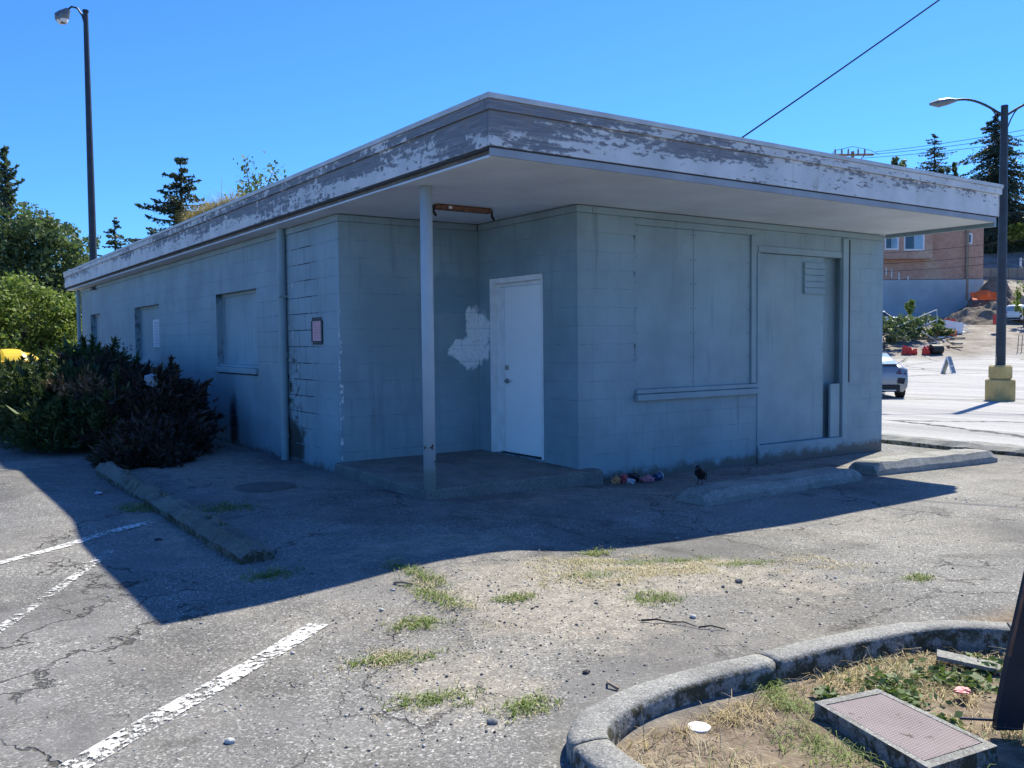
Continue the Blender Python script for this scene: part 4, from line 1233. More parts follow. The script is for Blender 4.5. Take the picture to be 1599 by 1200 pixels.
# ------------------------------------------------------------------ bird
def bird():
    e = empty('bird', (2.50, .17, .075), rad(205), 'small black bird standing on the near end of the shaded wheel stop', 'bird')
    # rings from bill to tail: x forward, z up, radii
    st = [(.118, .158, .001, .001), (.100, .160, .004, .004), (.088, .163, .010, .010), (.072, .168, .020, .020), (.052, .168, .026, .026), (.034, .155, .030, .030),
          (.018, .130, .038, .040), (-.004, .108, .044, .048), (-.03, .09, .045, .048), (-.058, .074, .038, .038), (-.085, .060, .026, .024), (-.105, .05, .018, .012), (-.14, .036, .017, .006), (-.175, .022, .015, .003)]
    n = 14; vs = []; fs = []
    for (x, z, ry, rz_) in st:
        for k in range(n):
            a = 2*math.pi*k/n; vs.append((x, ry*math.cos(a), z+rz_*math.sin(a)))
    for i in range(len(st)-1):
        for k in range(n):
            a = i*n+k; b = i*n+(k+1) % n; fs.append((a, a+n, b+n, b))
    fs.append(tuple(range(n))); fs.append(tuple((len(st)-1)*n+k for k in range(n))[::-1])
    mb = MB(); mb.add(vs, fs); mb.build('body', M['feather'], e, smooth=True)
    mb = MB(); mb.tube([(.082, 0, .164), (.105, 0, .16), (.122, 0, .155)], [.0085, .005, .0008], 8); mb.build('beak', M['horn'], e)
    for s in (-1, 1):
        mb = MB(); v = [(.01, s*.040, .135), (-.02, s*.051, .125), (-.06, s*.047, .10), (-.12, s*.026, .055), (-.135, s*.018, .045), (-.09, s*.04, .06), (-.04, s*.05, .078), (.0, s*.046, .10)]
        mb.extrude(v, (0, s*.006, 0)); mb.build('wing', M['feather'], e)
        mb = MB(); fx_ = .012*s
        mb.tube([(-.015, s*.02, .075), (-.022, s*.021, .045), (-.012, s*.022, .008)], [.011, .0045, .0035], 7)
        for a in (-.5, 0, .5): mb.tube([(-.012, s*.022, .006), (-.012+.028*math.cos(a), s*.022+.028*math.sin(a), .003)], .0028, 5)
        mb.tube([(-.012, s*.022, .006), (-.032, s*.022, .003)], .0028, 5)
        mb.build('leg', M['horn'], e)
        mb = MB(); mb.tube([(.066, s*.0235, .174), (.066, s*.0255, .174)], .003, 6); mb.build('eye', M['glass'], e)
bird()

# ------------------------------------------------------------------ vegetation
def rand_unit(r, n):
    a = r.normal(0, 1, (n, 3)); return a/np.linalg.norm(a, axis=1)[:, None]
def broad_tree(name, loc, trunk_h, clumps, m, leaf_size, per, label, cat='tree', group=None, seed=0, trunk_r=.2):
    """clumps: (x, y, z, rx, ry, rz) relative to loc"""
    e = empty(name, loc, 0, label, cat, group)
    r = np.random.default_rng(seed)
    mb = MB(); mb.tube([(0, 0, -.3), (.05, 0, trunk_h*.5), (0, .05, trunk_h)], [trunk_r, trunk_r*.8, trunk_r*.55], 9)
    for (x, y, z, rx, ry, rz_) in clumps:
        mb.tube([(0, .02, trunk_h*.7), (x*.5, y*.5, trunk_h*.6+z*.4), (x, y, z)], [trunk_r*.45, trunk_r*.25, trunk_r*.08], 6)
    mb.build('trunk', M['bark'], e)
    C = []
    for (x, y, z, rx, ry, rz_) in clumps:
        # sub clumps on the shell give an uneven outline
        k = max(6, int(per/60))
        u = rand_unit(r, k)*(.55+.5*r.random((k, 1)))
        for c in u:
            sc = .30+.2*r.random()
            pp = rand_unit(r, 60)*(r.random((60, 1))**.45)*sc
            C.append((c+pp)*[rx, ry, rz_]+[x, y, z])
    C = np.concatenate(C)
    V, Fq = leaf_cards(C, leaf_size, seed, .25)
    np_mesh('crown', V, Fq, M[m], e)
    return e
def conifer(name, loc, h, r0, label, seed=0, m='needle', tiers=22, sparse=1.0, droop=.35, group=None, dens=26):
    e = empty(name, loc, 0, label, 'tree', group)
    r = np.random.default_rng(seed)
    mb = MB(); mb.tube([(0, 0, -.5), (0, 0, h*.5), (0, 0, h*.98)], [h*.018, h*.011, .02], 8)
    C = []
    for t in range(tiers):
        f = (t+.5)/tiers; z = h*(.12+.87*f)
        rr = r0*(1-f)**.85*(.75+.5*r.random())+.03*r0
        for k in range(int(5+4*(1-f))):
            if r.random() > sparse: continue
            z = h*(.12+.87*min(.995, max(0, f+r.normal(0, .45)/tiers)))
            a = r.random()*6.28; ln = rr*(.45+.75*r.random())
            n = max(5, int(dens*ln/r0)+5)
            s = np.linspace(.08, 1, n)
            curve = -droop*ln*s**1.4+.22*ln*np.maximum(0, s-.7)
            zz = z+curve
            for q in range(4):
                sp = .15*ln*(1.1-s)+.02*h/10
                C.append(np.stack([math.cos(a)*ln*s+r.normal(0, 1, n)*sp, math.sin(a)*ln*s+r.normal(0, 1, n)*sp, zz-abs(r.normal(0, 1, n))*sp*.7], 1))
            mb.tube([(0, 0, z), (math.cos(a)*ln*.9, math.sin(a)*ln*.9, z-droop*ln*.85)], [.012*h*(1-f)+.01, .008], 4)
    mb.build('trunk', M['bark'], e)
    C = np.concatenate(C)
    V, Fq = leaf_cards(C, .0095*h, seed, .25, aspect=.42)
    np_mesh('crown', V, Fq, M[m], e)
    return e
# left side trees
broad_tree('broadleaf_tree', (0.0, 25.4, 0), 1.8, [(-1.3, 0, 2.6, .9, 1.1, .9), (-.3, .3, 2.75, .9, 1.0, .85), (.55, 0, 2.1, .75, .9, .9), (-.8, -.4, 1.6, 1.1, 1.2, 1.0), (-2.0, 0, 2.1, 1.0, 1.2, 1.2), (.85, .2, 2.4, .45, .6, .6), (0, -.3, 1.1, 1.0, 1, .8)],
           'leaf_bright', .06, 2100, 'bright leafed small tree behind the juniper hedge at the left edge', seed=11)
broad_tree('broadleaf_tree', (1.9, 41.2, 0), 5, [(-2.2, 0, 6.3, 1.7, 2.2, 1.5), (-.1, 0, 6.7, 1.3, 1.8, 1.2), (1.0, 0, 5.4, 1.3, 1.6, 1.3), (-1, 0, 4.2, 2.2, 2.2, 1.7), (.9, .5, 3.7, 1.5, 1.5, 1.2), (2.0, 0, 2.6, 1.4, 1.6, 1.2), (-3.2, 0, 4.8, 1.8, 2.0, 1.9)],
           'leaf_mid', .10, 2600, 'large grey green tree at the left edge behind the brighter one', seed=12, trunk_r=.3)
broad_tree('broadleaf_tree', (4.2, 46.9, 0), 5, [(-.5, 0, 7.3, 1.1, 1.3, .9), (.5, 0, 6.6, .9, 1.2, .9), (.1, 0, 5.2, 1.2, 1.4, 1.1), (.9, .2, 5.6, .6, .8, .8)],
           'leaf_mid', .09, 620, 'thin crowned tree just left of the tall lamp pole', seed=13)
conifer('conifer_tree', (1.15, 44.6, 0), 11.3, 2.6, 'blue grey conifer tip above the trees at the left edge', 14, 'leaf_dark', 30, droop=-.45, dens=30)
conifer('conifer_tree', (12.7, 56.6, 0), 14.1, 6.0, 'dark conifer standing above the middle of the roof line', 15, tiers=30, droop=.02, dens=46)
conifer('conifer_tree', (10.3, 66, 0), 11.1, 3.4, 'tiny far conifer tip just above the roof line', 16, tiers=20, droop=.1, dens=26)
# right side conifers
conifer('conifer_tree', (102.4, 55.7, 14), 12.6, 6.2, 'slender ragged conifer beyond the roof line right of the power pole', 17, tiers=26, sparse=.8, droop=.1, dens=34)
conifer('conifer_tree', (138.0, 66.3, 17.5), 19.0, 10.5, 'large drooping dark conifer behind the double armed lamp at the right edge', 18, tiers=30, droop=.42, dens=80)
broad_tree('broadleaf_tree', (102.7, 53.6, 16), 4, [(0, 0, 5.5, .55, .55, .9), (-1.2, .9, 5.3, .7, .7, .9)], 'leaf_mid', .2, 160, 'small far treetops right of the slender conifer', seed=19)
broad_tree('broadleaf_tree', (97.6, 57.4, 14), 5, [(0, 0, 8.6, 1.0, 1.0, 1.0)], 'leaf_mid', .2, 200, 'far round treetop between the power pole and the slender conifer', seed=20)

# junipers along the long wall
def juniper(loc, blobs, label, seed, n=1500, brown=None, size=.03, mt='juniper'):
    e = empty('juniper_shrub', loc, 0, label, 'shrub', 'juniper shrubs along the long wall')
    r = np.random.default_rng(seed)
    C = []; D = []
    for (x, y, z, rx, ry, rz_) in blobs:
        k = int(1.7*n*rx*ry/(.6*.6))
        u = rand_unit(r, k); u[:, 2] = np.abs(u[:, 2])*1.1-.15
        bump = 1+.22*np.sin(u[:, 0]*7+seed)*np.cos(u[:, 1]*6+seed*2)+.12*r.normal(0, 1, k)
        C.append(u*bump[:, None]*[rx, ry, rz_]*(.35+.65*r.random((k, 1))**.35)+[x, y, z])
        D.append(u*[1, 1, .8]+[0, 0, .45])
    for q in range(46):
        b = blobs[q % len(blobs)]; d = rand_unit(r, 1)[0]; d[2] = abs(d[2])*.8+.15; d /= np.linalg.norm(d)
        tl = .16+.22*r.random(); t_ = r.random(70)[:, None]
        p0 = np.array(b[:3])+d*np.array(b[3:6])*.92
        C.append(p0+d*tl*t_+np.array([0, 0, .07])*t_**2+r.normal(0, .03, (70, 3))*(1.2-t_)); D.append(np.repeat(d[None], 70, 0)+r.normal(0, .25, (70, 3)))
    C = np.concatenate(C); D = np.concatenate(D); keep = C[:, 2] > -.02; C = C[keep]; D = D[keep]
    D /= np.linalg.norm(D, axis=1)[:, None]
    # each spray: feathered fan of thin blades
    per = 6; n_ = len(C)
    CC = np.repeat(C, per, 0); DD = np.repeat(D, per, 0)+r.normal(0, .55, (n_*per, 3)); DD /= np.linalg.norm(DD, axis=1)[:, None]
    ln = size*np.exp(r.normal(0, .5, n_*per))[:, None]
    sd = np.cross(DD, r.normal(0, 1, DD.shape)); sd /= np.linalg.norm(sd, axis=1)[:, None]
    wv = .16*ln
    V = np.stack([CC-sd*wv, CC+sd*wv, CC+DD*ln*.6+sd*wv*1.3, CC+DD*ln*1.4, CC+DD*ln*.6-sd*wv*1.3], 1)
    if brown is not None:
        bc = np.array(brown[:3]); rr = brown[3]
        isb = np.linalg.norm((C-bc)/[1, 1, .6], axis=1) < rr
        isb = np.repeat(isb, per)
        Vb = V[isb].reshape(-1, 3); Vg = V[~isb].reshape(-1, 3)
        if len(Vb): np_mesh('dead_foliage', Vb, np.arange(len(Vb)).reshape(-1, 5), M['juniper_brown'], e)['label'] = 'brown dead foliage'
    else: Vg = V.reshape(-1, 3)
    np_mesh('foliage', Vg, np.arange(len(Vg)).reshape(-1, 5), M[mt], e)
    mb = MB()
    for i in range(9):
        a = r.random()*6.28; b = blobs[i % len(blobs)]
        mb.tube([(0, 0, -.05), (b[0]*.5+math.cos(a)*.2, b[1]*.5+math.sin(a)*.2, .3), (b[0]+math.cos(a)*b[3]*.6, b[1]+math.sin(a)*b[4]*.6, b[2]+b[5]*.5)], [.03, .02, .006], 5)
    mb.build('branch', M['bark'], e)
juniper((-.75, 7.25, 0), [(0, 0, .26, .56, .6, .58), (-.4, .3, .26, .55, .65, .54), (-.2, -.6, .08, .55, .6, .36), (.1, .45, .45, .5, .6, .55), (-.55, -1.2, .02, .5, .7, .24)], 'juniper nearest the porch, its shade painted in as dark reddish foliage, by the end of the kerb bar', 31, 3800, mt='juniper_shade')
juniper((-.9, 9.0, 0), [(0, 0, .36, .7, .8, .66), (-.3, .7, .42, .65, .7, .74)], 'juniper below the second boarded window, its shade painted in as dark reddish foliage', 32, 3200, mt='juniper_shade')
juniper((-.85, 11.6, 0), [(0, 0, .5, .8, 1.0, .86), (-.4, -.7, .5, .55, .6, .6), (-.7, .4, .4, .5, .8, .72)], 'juniper in front of the third window at the far end of the wall', 33, 3200)
juniper((-1.7, 8.5, 0), [(0, 0, .3, .6, .7, .78), (.3, -.8, .2, .55, .6, .6), (-.4, .6, .3, .5, .6, .72), (-.35, -.4, .15, .4, .6, .6)], 'half sunlit juniper with a brown dead patch on top', 34, 3600, (-.05, -.55, .95, .42))
juniper((-2.1, 10.6, 0), [(0, 0, .3, .6, .9, .68), (.1, -1.1, .25, .5, .8, .62), (.3, .9, .3, .6, .8, .66)], 'sunlit juniper in the middle of the hedge at the left edge', 35, 3200)
juniper((-1.9, 14.2, 0), [(0, 0, .3, .8, 1.2, .68), (.2, 1.6, .3, .7, 1.0, .6)], 'sunlit juniper farther along the hedge', 37, 2400)
juniper((-2.0, 17.8, 0), [(0, 0, .3, .9, 1.2, .6)], 'farthest sunlit juniper beside the yellow bin', 36, 1800)

# roof garden: sapling and dry grass on the roof edge
rp = empty('roof_sapling', (.85, 7.9, 3.30), 0, 'leafy sapling growing out of the roof edge', 'sapling')
r = np.random.default_rng(77); C = []; mb = MB()
for (dx_, dy_, h_) in [(.1, 1.7, .3), (.1, 1.0, .6), (0, .35, 1.05), (.05, .05, .8), (0, -1.0, .78), (0, -.55, .5), (.1, 1.3, .45), (0, .6, .7), (0, -.8, .4), (0, .2, .5)]:
    tip = np.array([dx_, dy_, h_]); mb.tube([(0, 0, 0), tuple(tip*.6+[0, 0, .05]), tuple(tip)], [.014, .008, .002], 5)
    s = r.random(170)**.7
    C.append(tip*s[:, None]+r.normal(0, .08, (170, 3)))
mb.build('stem', M['bark'], rp)
C = np.concatenate(C); C = C[C[:, 2] > .03]; V, Fq = leaf_cards(C, .026, 5, 0, aspect=.65); np_mesh('leaf_cluster', V, Fq, M['leaf_mid'], rp)['kind'] = 'stuff'
for i, (y0, y1, hh, n) in enumerate([(6.7, 9.0, .19, 3800), (10.2, 10.7, .08, 100)]):
    q = np.stack([r.uniform(.1, .5, n), r.uniform(y0, y1, n)], 1)
    tag(blades('roof_dry_grass', q, 'straw', hh, .02, 3, .004, .9, 70+i, zf_=3.30), kind='stuff')

# ------------------------------------------------------------------ things at the far left
yb = empty('yellow_bin', (-1.28, 20.9, 0), rad(10), 'yellow plastic bin with a domed lid behind the hedge at the left edge', 'bin')
mb = MB(); mb.extrude([(-.5, -.4, .1), (.5, -.4, .1), (.5, .4, .1), (-.5, .4, .1)], (0, 0, .75)); mb.build('bin_body', M['bin_yellow'], yb)
vs = []; fs = []
n = 12
for i in range(n+1):
    for j in range(n+1):
        u = i/n*2-1; v = j/n*2-1
        vs.append((u*.58, v*.46, .86+.24*max(0, 1-max(abs(u), abs(v))**2.5)-.04*(abs(u) > .4 and abs(u) < .6)))
for i in range(n):
    for j in range(n): a = i*(n+1)+j; fs.append((a, a+n+1, a+n+2, a+1))
mb = MB(); mb.add(vs, fs); mb.rbox((-.6, -.48, .80), (.6, .48, .862), .02); mb.build('lid', M['bin_yellow'], yb)
yb.scale = (1.1, 1.1, 1.28)
for x in (-.35, .35):
    mb = MB(); mb.tube([(x, .42, .1), (x, .48, .1)], .1, 14); mb.build('wheel', M['black'], yb)
wb = empty('white_building', (-2, 52, 0), 0, 'low white building half hidden behind the trees at the left edge', 'building')
mb = MB(); mb.box((-6, 0, 0), (6.5, 8, 4.0)); mb.build('wall', M['white_wall'], wb)
mb = MB(); mb.box((-6.2, -.2, 4.003), (6.7, 8.2, 4.25)); mb.build('roof', M['grey_siding'], wb)
for x in (-3.5, -.5, 2.6):
    mb = MB(); mb.box((x, -.03, 1.3), (x+1.4, .02, 2.6)); w_ = mb.build('window', M['white'], wb)
    mb = MB(); mb.box((x+.08, -.05, 1.38), (x+1.32, -.033, 2.52)); mb.build('pane', M['glass'], w_)

# tall lamp pole at left
lp = empty('street_lamp', (1.33, 23.75, 0), 0, 'tall dark pole lamp with one drooping head at the left', 'street lamp', 'street lamps')
top = 11.42
mb = MB(); mb.tube([(0, 0, -.1), (0, 0, 6), (0, 0, top)], [.12, .10, .07], 14); mb.tube([(0, 0, top), (0, 0, top+.06)], .09, 10); mb.build('pole', M['pole_dark'], lp)
ar = [(0, 0, top-.5), (-.08, .06, top-.1), (-.2, .14, top+.12), (-.34, .22, top+.16), (-.46, .3, top+.05)]
mb = MB(); mb.tube(ar, .03, 8); mb.build('arm', M['pole_dark'], lp)
mb = MB(); mb.tube([(-.42, .27, top+.08), (-.52, .33, top-.06), (-.64, .41, top-.2), (-.72, .46, top-.26)], [.07, .16, .2, .08], 12); mb.build('lamp_head', M['lamp_grey'], lp)
mb = MB(); mb.tube([(-.58, .36, top-.25), (-.57, .35, top-.32)], [.17, .13], 12); mb.build('lens', M['white'], lp)

# double arm lamp with a yellow base on the right
bx, by = 22.7, 7.45; bz = float(gz(bx, by))
rl = empty('street_lamp', (bx, by, bz), 0, 'double armed dark street lamp on a yellow concrete base at the right', 'street lamp', 'street lamps')
hp = 8.5
mb = MB(); mb.tube([(0, 0, .9), (0, 0, 4.5), (0, 0, hp)], [.135, .12, .095], 14); mb.build('pole', M['pole_dark'], rl)
mb = MB()
mb.rbox((-.30, -.30, -.15), (.30, .30, .62), .03); mb.rbox((-.245, -.245, .622), (.245, .245, 1.04), .05)
b_ = mb.build('base', M['yellow'], rl, rz=rad(-34.8))
rdir = Vector((.821, -.571, 0))
for s in (-1, 1):
    a = []
    for t in np.linspace(0, 1, 14):
        a.append(tuple(rdir*s*(1.45*t)+Vector((0, 0, hp-.32+.50*math.sin(t*math.pi*.60)))))
    b2 = []
    for t in np.linspace(0, 1, 8):
        b2.append(tuple(rdir*s*(.72*t**1.6)+Vector((0, 0, hp-1.15+1.22*math.sin(t*math.pi*.5)))))
    mb = MB(); mb.tube(a, .035, 8); mb.tube(b2, .018, 6); mb.build('arm', M['pole_dark'], rl)
    e = Vector(a[-1]); tip = e+rdir*s*.70+Vector((0, 0, -.10))
    mb = MB(); mb.tube([tuple(e-rdir*s*.05), tuple(e+rdir*s*.16-Vector((0, 0, .02))), tuple(e+rdir*s*.45-Vector((0, 0, .08))), tuple(tip)], [.045, .10, .12, .04], 10); mb.build('lamp_head', M['lamp_grey'], rl)

# ------------------------------------------------------------------ overhead lines
def wire(pts, r_, lab, cat='wire', group='overhead wires'):
    p0 = pts[0]
    mb = MB(); mb.tube([(p[0]-p0[0], p[1]-p0[1], p[2]-p0[2]) for p in pts], r_, 6)
    tag(mb.build('wire', M['wire'], loc=p0), lab, cat, group)
def at(u, v, d):
    return CAM+(F3+R3*(u-799.5)/1400.9-U3*(v-600)/1400.9)*d
def sag(a, b, k, n=14):
    a = np.array(a); b = np.array(b)
    return [tuple(a+(b-a)*t-np.array([0, 0, 4*k*t*(1-t)])) for t in np.linspace(0, 1, n)]
wire(sag((5.0, 3.9, 3.30), (14.2, -1.0, 10.6), .12), .013, 'thick service cable running up from the roof to the upper right')
# power pole with crossarm far behind the roof
px0 = np.array([69.2, 44.3])
up = empty('utility_pole', (px0[0], px0[1], -.5), 0, 'wooden power pole with a crowded crossarm just above the roof line', 'utility pole')
zt_ = 18.75
mb = MB(); mb.tube([(0, 0, 0), (0, 0, zt_+.3)], [.22, .14], 10); mb.build('pole', M['wood_pole'], up)
rd = Vector((.821, -.571, 0))
for zo in (0, ):
    mb = MB(); a = -rd*1.9; b = rd*1.9
    mb.tube([tuple(a+Vector((0, 0, zt_))), tuple(b+Vector((0, 0, zt_)))], .11, 4); mb.tube([tuple(a*.8+Vector((0, .3, zt_-.5))), tuple(b*.8+Vector((0, .3, zt_-.5)))], .1, 4)
    mb.tube([tuple(a*.6+Vector((0, 0, zt_))), (0, 0, zt_-1.2)], .05, 5); mb.tube([tuple(b*.6+Vector((0, 0, zt_))), (0, 0, zt_-1.2)], .05, 5)
    mb.build('crossarm', M['wood_pole'], up)
for k in (-1.6, -1.0, -.4, .5, 1.1):
    c = rd*k
    mb = MB(); mb.tube([tuple(c+Vector((0, 0, zt_+.05))), tuple(c+Vector((0, 0, zt_+.35))), tuple(c+Vector((0, 0, zt_+.55)))], [.07, .09, .04], 8); mb.build('insulator', M['insulator'], up)
mb = MB(); mb.tube([tuple(-rd*2.6+Vector((0, 0, zt_-.6))), tuple(-rd*1.6+Vector((0, 0, zt_+.4))), (0, 0, zt_+.75), tuple(rd*1.6+Vector((0, 0, zt_+.4))), tuple(rd*2.4+Vector((0, 0, zt_)))], .025, 5); mb.build('jumper_wire', M['wire'], up)
end = at(1760, 170, 62)
for i, (k, dz, lab) in enumerate([(2.1, .1, 'top power line running right from the far pole'), (1.5, -.15, 'middle power line running right from the far pole'), (1.0, -.45, 'lowest power line running right from the far pole')]):
    a = np.array([*px0, 0])+np.array([rd.x, rd.y, 0])*k+np.array([0, 0, zt_-.5+dz+.15])
    wire(sag(a, end+np.array([0, 0, -i*.55]), .3), .022, lab)
for i, (v0, v1, d) in enumerate([(300, 298, 66), (327, 323, 66), (376, 368, 70), (392, 388, 70), (404, 402, 72)]):
    a = at(1330, v0+22 if i > 1 else v0+25, d+6); b = at(1720, v1-12, d)
    lab = ['upper pale communication line across the big conifer', 'second communication line across the big conifer', 'thin line crossing the sheathed house above its windows',
           'thin line crossing the sheathed house through its windows', 'thin line crossing the sheathed house below its windows'][i]
    wire(sag(a, b, .35), .02, lab)

# ------------------------------------------------------------------ vehicles
def car(loc, rz, paint, label, scale=1.0, kind='hatch', detail=True):
    """x forward, origin on the ground below the centre"""
    e = empty('parked_car', loc, rz, label, 'car', 'parked cars')
    k = scale
    if kind == 'suv': st = [(-2.25, .45, .75, .8, .80, .70), (-2.2, .3, .95, 1.0, .9, .72), (-2.1, .25, 1.0, 1.55, .92, .66), (-1.7, .25, 1.02, 1.68, .93, .66), (-.4, .2, 1.0, 1.72, .94, .68), (.35, .2, .98, 1.66, .94, .68), (1.05, .2, .98, 1.08, .93, .74), (1.9, .25, .9, .96, .9, .7), (2.2, .35, .75, .8, .8, .6)]
    else: st = [(-2.25, .42, .72, .80, .78, .70), (-2.2, .28, .90, .98, .87, .72), (-2.0, .22, .96, 1.06, .90, .68), (-1.45, .2, .95, 1.28, .91, .60), (-.75, .18, .93, 1.41, .91, .58), (.1, .18, .92, 1.40, .91, .58), (.95, .18, .90, 1.02, .90, .66), (1.75, .22, .8, .86, .88, .66), (2.2, .32, .62, .68, .78, .55)]
    n = 0; vs = []
    for (x, zb, zm, zt, wb_, wt) in st:
        prof = [(0, zb), (wb_*.85, zb), (wb_*.98, zb+.12), (wb_, (zb+zm)/2), (wb_*.98, zm), (wb_*.93, zm+.015*(zt > zm+.05)), (wt+.02, zt-.07*(zt-zm > .2)), (wt*.85, zt), (0, zt+.015)]
        ring = [(x*k, -a*k, z*k) for a, z in prof]+[(x*k, a*k, z*k) for a, z in prof[::-1][1:-1]]
        n = len(ring); vs += ring
    fs = []
    for i in range(len(st)-1):
        for j in range(n): a = i*n+j; b = i*n+(j+1) % n; fs.append((a, b, b+n, a+n))
    fs.append(tuple(range(n))[::-1]); fs.append(tuple((len(st)-1)*n+j for j in range(n)))
    mb = MB(); mb.add(vs, fs); mb.build('body', M[paint], e, smooth=True)
    S = {s[0]: s for s in st}
    def gp(i, f, side):   # point on the glasshouse side at station i, height fraction f
        x, zb, zm, zt, wb_, wt = st[i]; z = zm+.05+(zt-.09-zm-.05)*f; w_ = wb_*.95+(wt+.03-wb_*.95)*f+.006
        return Vector((x*k, side*w_*k, z*k))
    i0, i1, i2 = (2, 4, 6) if kind == 'suv' else (3, 4, 6)
    for s in (-1, 1):
        mb = MB()
        a0 = gp(i0, .1, s); a1 = gp(i0, .9, s); b0 = gp(i1, .05, s); b1 = gp(i1, .95, s); c0 = gp(5, .05, s); c1 = gp(5, .93, s); d0 = gp(6, .5, s)
        for q in ((a0, b0, b1, a1), (b0, c0, c1, b1), (c0, d0, d0+Vector((-.05, 0, .02)), c1)):
            mb.extrude([tuple(p) for p in q], (0, s*.012, 0))
        mb.build('window', M['glass'], e)
    # rear and front glass
    r0, r1 = (1, 2) if kind == 'suv' else (2, 4)
    x0, _, zm0, zt0, wb0, wt0 = st[r0]; x1, _, _, zt1, _, wt1 = st[r1]
    mb = MB()
    if kind == 'suv': q = [(x0+.0, -.62, 1.08), (x0, .62, 1.08), (x1-.02, .56, 1.5), (x1-.02, -.56, 1.5)]
    else: q = [(-1.96, -.6, 1.08), (-1.96, .6, 1.08), (-.88, .5, 1.405), (-.88, -.5, 1.405)]
    mb.extrude([(a*k, b*k, c*k+.012) for a, b, c in q], (-.02, 0, .012)); mb.build('rear_window', M['glass_light'], e)
    mb = MB(); q = [(1.0, -.62, 1.04), (.25, -.52, 1.39), (.25, .52, 1.39), (1.0, .62, 1.04)] if kind != 'suv' else [(1.1, -.68, 1.1), (.45, -.6, 1.62), (.45, .6, 1.62), (1.1, .68, 1.1)]
    mb.extrude([(a*k, b*k, c*k+.01) for a, b, c in q], (.02, 0, .012)); mb.build('windscreen', M['glass'], e)
    # lower rear: diffuser, vents, number plate recess, lamps
    zr = .1 if kind == 'suv' else 0
    mb = MB(); mb.rbox((-2.30*k, -.62*k, .24*k), (-2.18*k, .62*k, .46*k), .02); mb.build('bumper', M['car_dark'], e)
    mb = MB(); mb.box((-2.315*k, -.5*k, .27*k), (-2.302*k, .5*k, .30*k)); mb.build('chrome_strip', M['white_board'], e)
    for s in (-1, 1):
        mb = MB(); mb.extrude([(-2.27*k, s*.55*k, .50*k), (-2.27*k, s*.74*k, .48*k), (-2.24*k, s*.78*k, .66*k), (-2.27*k, s*.58*k, .68*k)], (-.02, 0, 0)); mb.build('vent', M['car_dark'], e)
        mb = MB(); mb.extrude([(-2.26*k, s*.50*k, (.80+zr)*k), (-2.22*k, s*.80*k, (.78+zr)*k), (-2.15*k, s*.86*k, (.93+zr)*k), (-2.2*k, s*.60*k, (.95+zr)*k)], (-.02, 0, 0)); mb.build('tail_lamp', M['lamp_red' if kind == 'suv' else 'lamp_smoke'], e)
        mb = MB(); mb.tube([(.72*k, s*.9*k, .98*k), (.70*k, s*1.02*k, 1.02*k)], [.03, .03], 6); mb.rbox((.62*k, (s*1.05-.09)*k, .96*k), (.76*k, (s*1.05+.09)*k, 1.08*k), .02); mb.build('mirror', M['car_dark'], e)
        for x in (-1.38, 1.42):
            y0, y1 = s*.70*k, s*.915*k
            mb = MB(); mb.tube([(x*k, y0, .33*k), (x*k, y1, .33*k)], .33*k, 20); w_ = mb.build('wheel', M['black'], e)
            mb = MB(); mb.tube([(x*k, y1, .33*k), (x*k, y1+s*.012, .33*k)], .21*k, 14); mb.build('rim', M['steel'], w_)
    mb = MB(); mb.rbox((-2.12*k, -.62*k, (1.09)*k), (-1.98*k, .62*k, 1.115*k), .008)
    if kind != 'suv': mb.build('spoiler', M[paint], e)
cx_, cy_ = 22.25, 11.55
car((cx_, cy_, float(gz(cx_, cy_))), math.atan2(.745, .67)+rad(-4), 'car_silver', 'silver blue hatchback seen from behind, half hidden by the building corner', .96)
P_suv = at(1592, 505, 98)
car((P_suv[0], P_suv[1], float(gz(P_suv[0], P_suv[1]))), rad(12), 'car_white', 'white suv parked on the construction site right of the lamp pole', 1.12, 'suv')
P_v = at(1372, 512, 94)
car((P_v[0], P_v[1], float(gz(P_v[0], P_v[1]))), rad(-35), 'car_white', 'white vehicle below the grey foundation at the building corner', 1.0, 'suv')

# A-frame sign on the street
sx_, sy_ = 50.4, 24.5
af = empty('pavement_sign', (sx_, sy_, float(gz(sx_, sy_))), rad(-78), 'dark blue folding pavement sign standing on the street', 'sign')
for s, m_ in ((-1, 'cream'), (1, 'sign_blue')):
    t = rad(17)
    R_ = Matrix.Rotation(-s*t, 3, 'Y')
    mb = MB(); mb.box((-.02, -.36, -1.1), (.02, .36, 0), R_, (0, 0, 0)); mb.v = [(a, b, c+1.07) for a, b, c in mb.v]; pnl = mb.build('panel', M[m_], af)
    for (y0, y1, z0, z1) in ((-.39, -.362, -1.12, .0), (.362, .39, -1.12, .0), (-.39, .39, -1.14, -1.1)):
        mb = MB(); mb.box((-.028, y0, z0), (.028, y1, z1), R_, (0, 0, 0)); mb.v = [(a, b, c+1.07) for a, b, c in mb.v]; mb.build('frame', M['white'], pnl)
    if s == 1:
        mb = MB()
        for k_ in range(3): mb.box((.022, -.2+.14*k_, -.66), (.026, -.1+.14*k_, -.60), R_, (0, 0, 0))
        mb.v = [(a, b, c+1.07) for a, b, c in mb.v]; mb.build('printed_mark', M['white'], pnl)

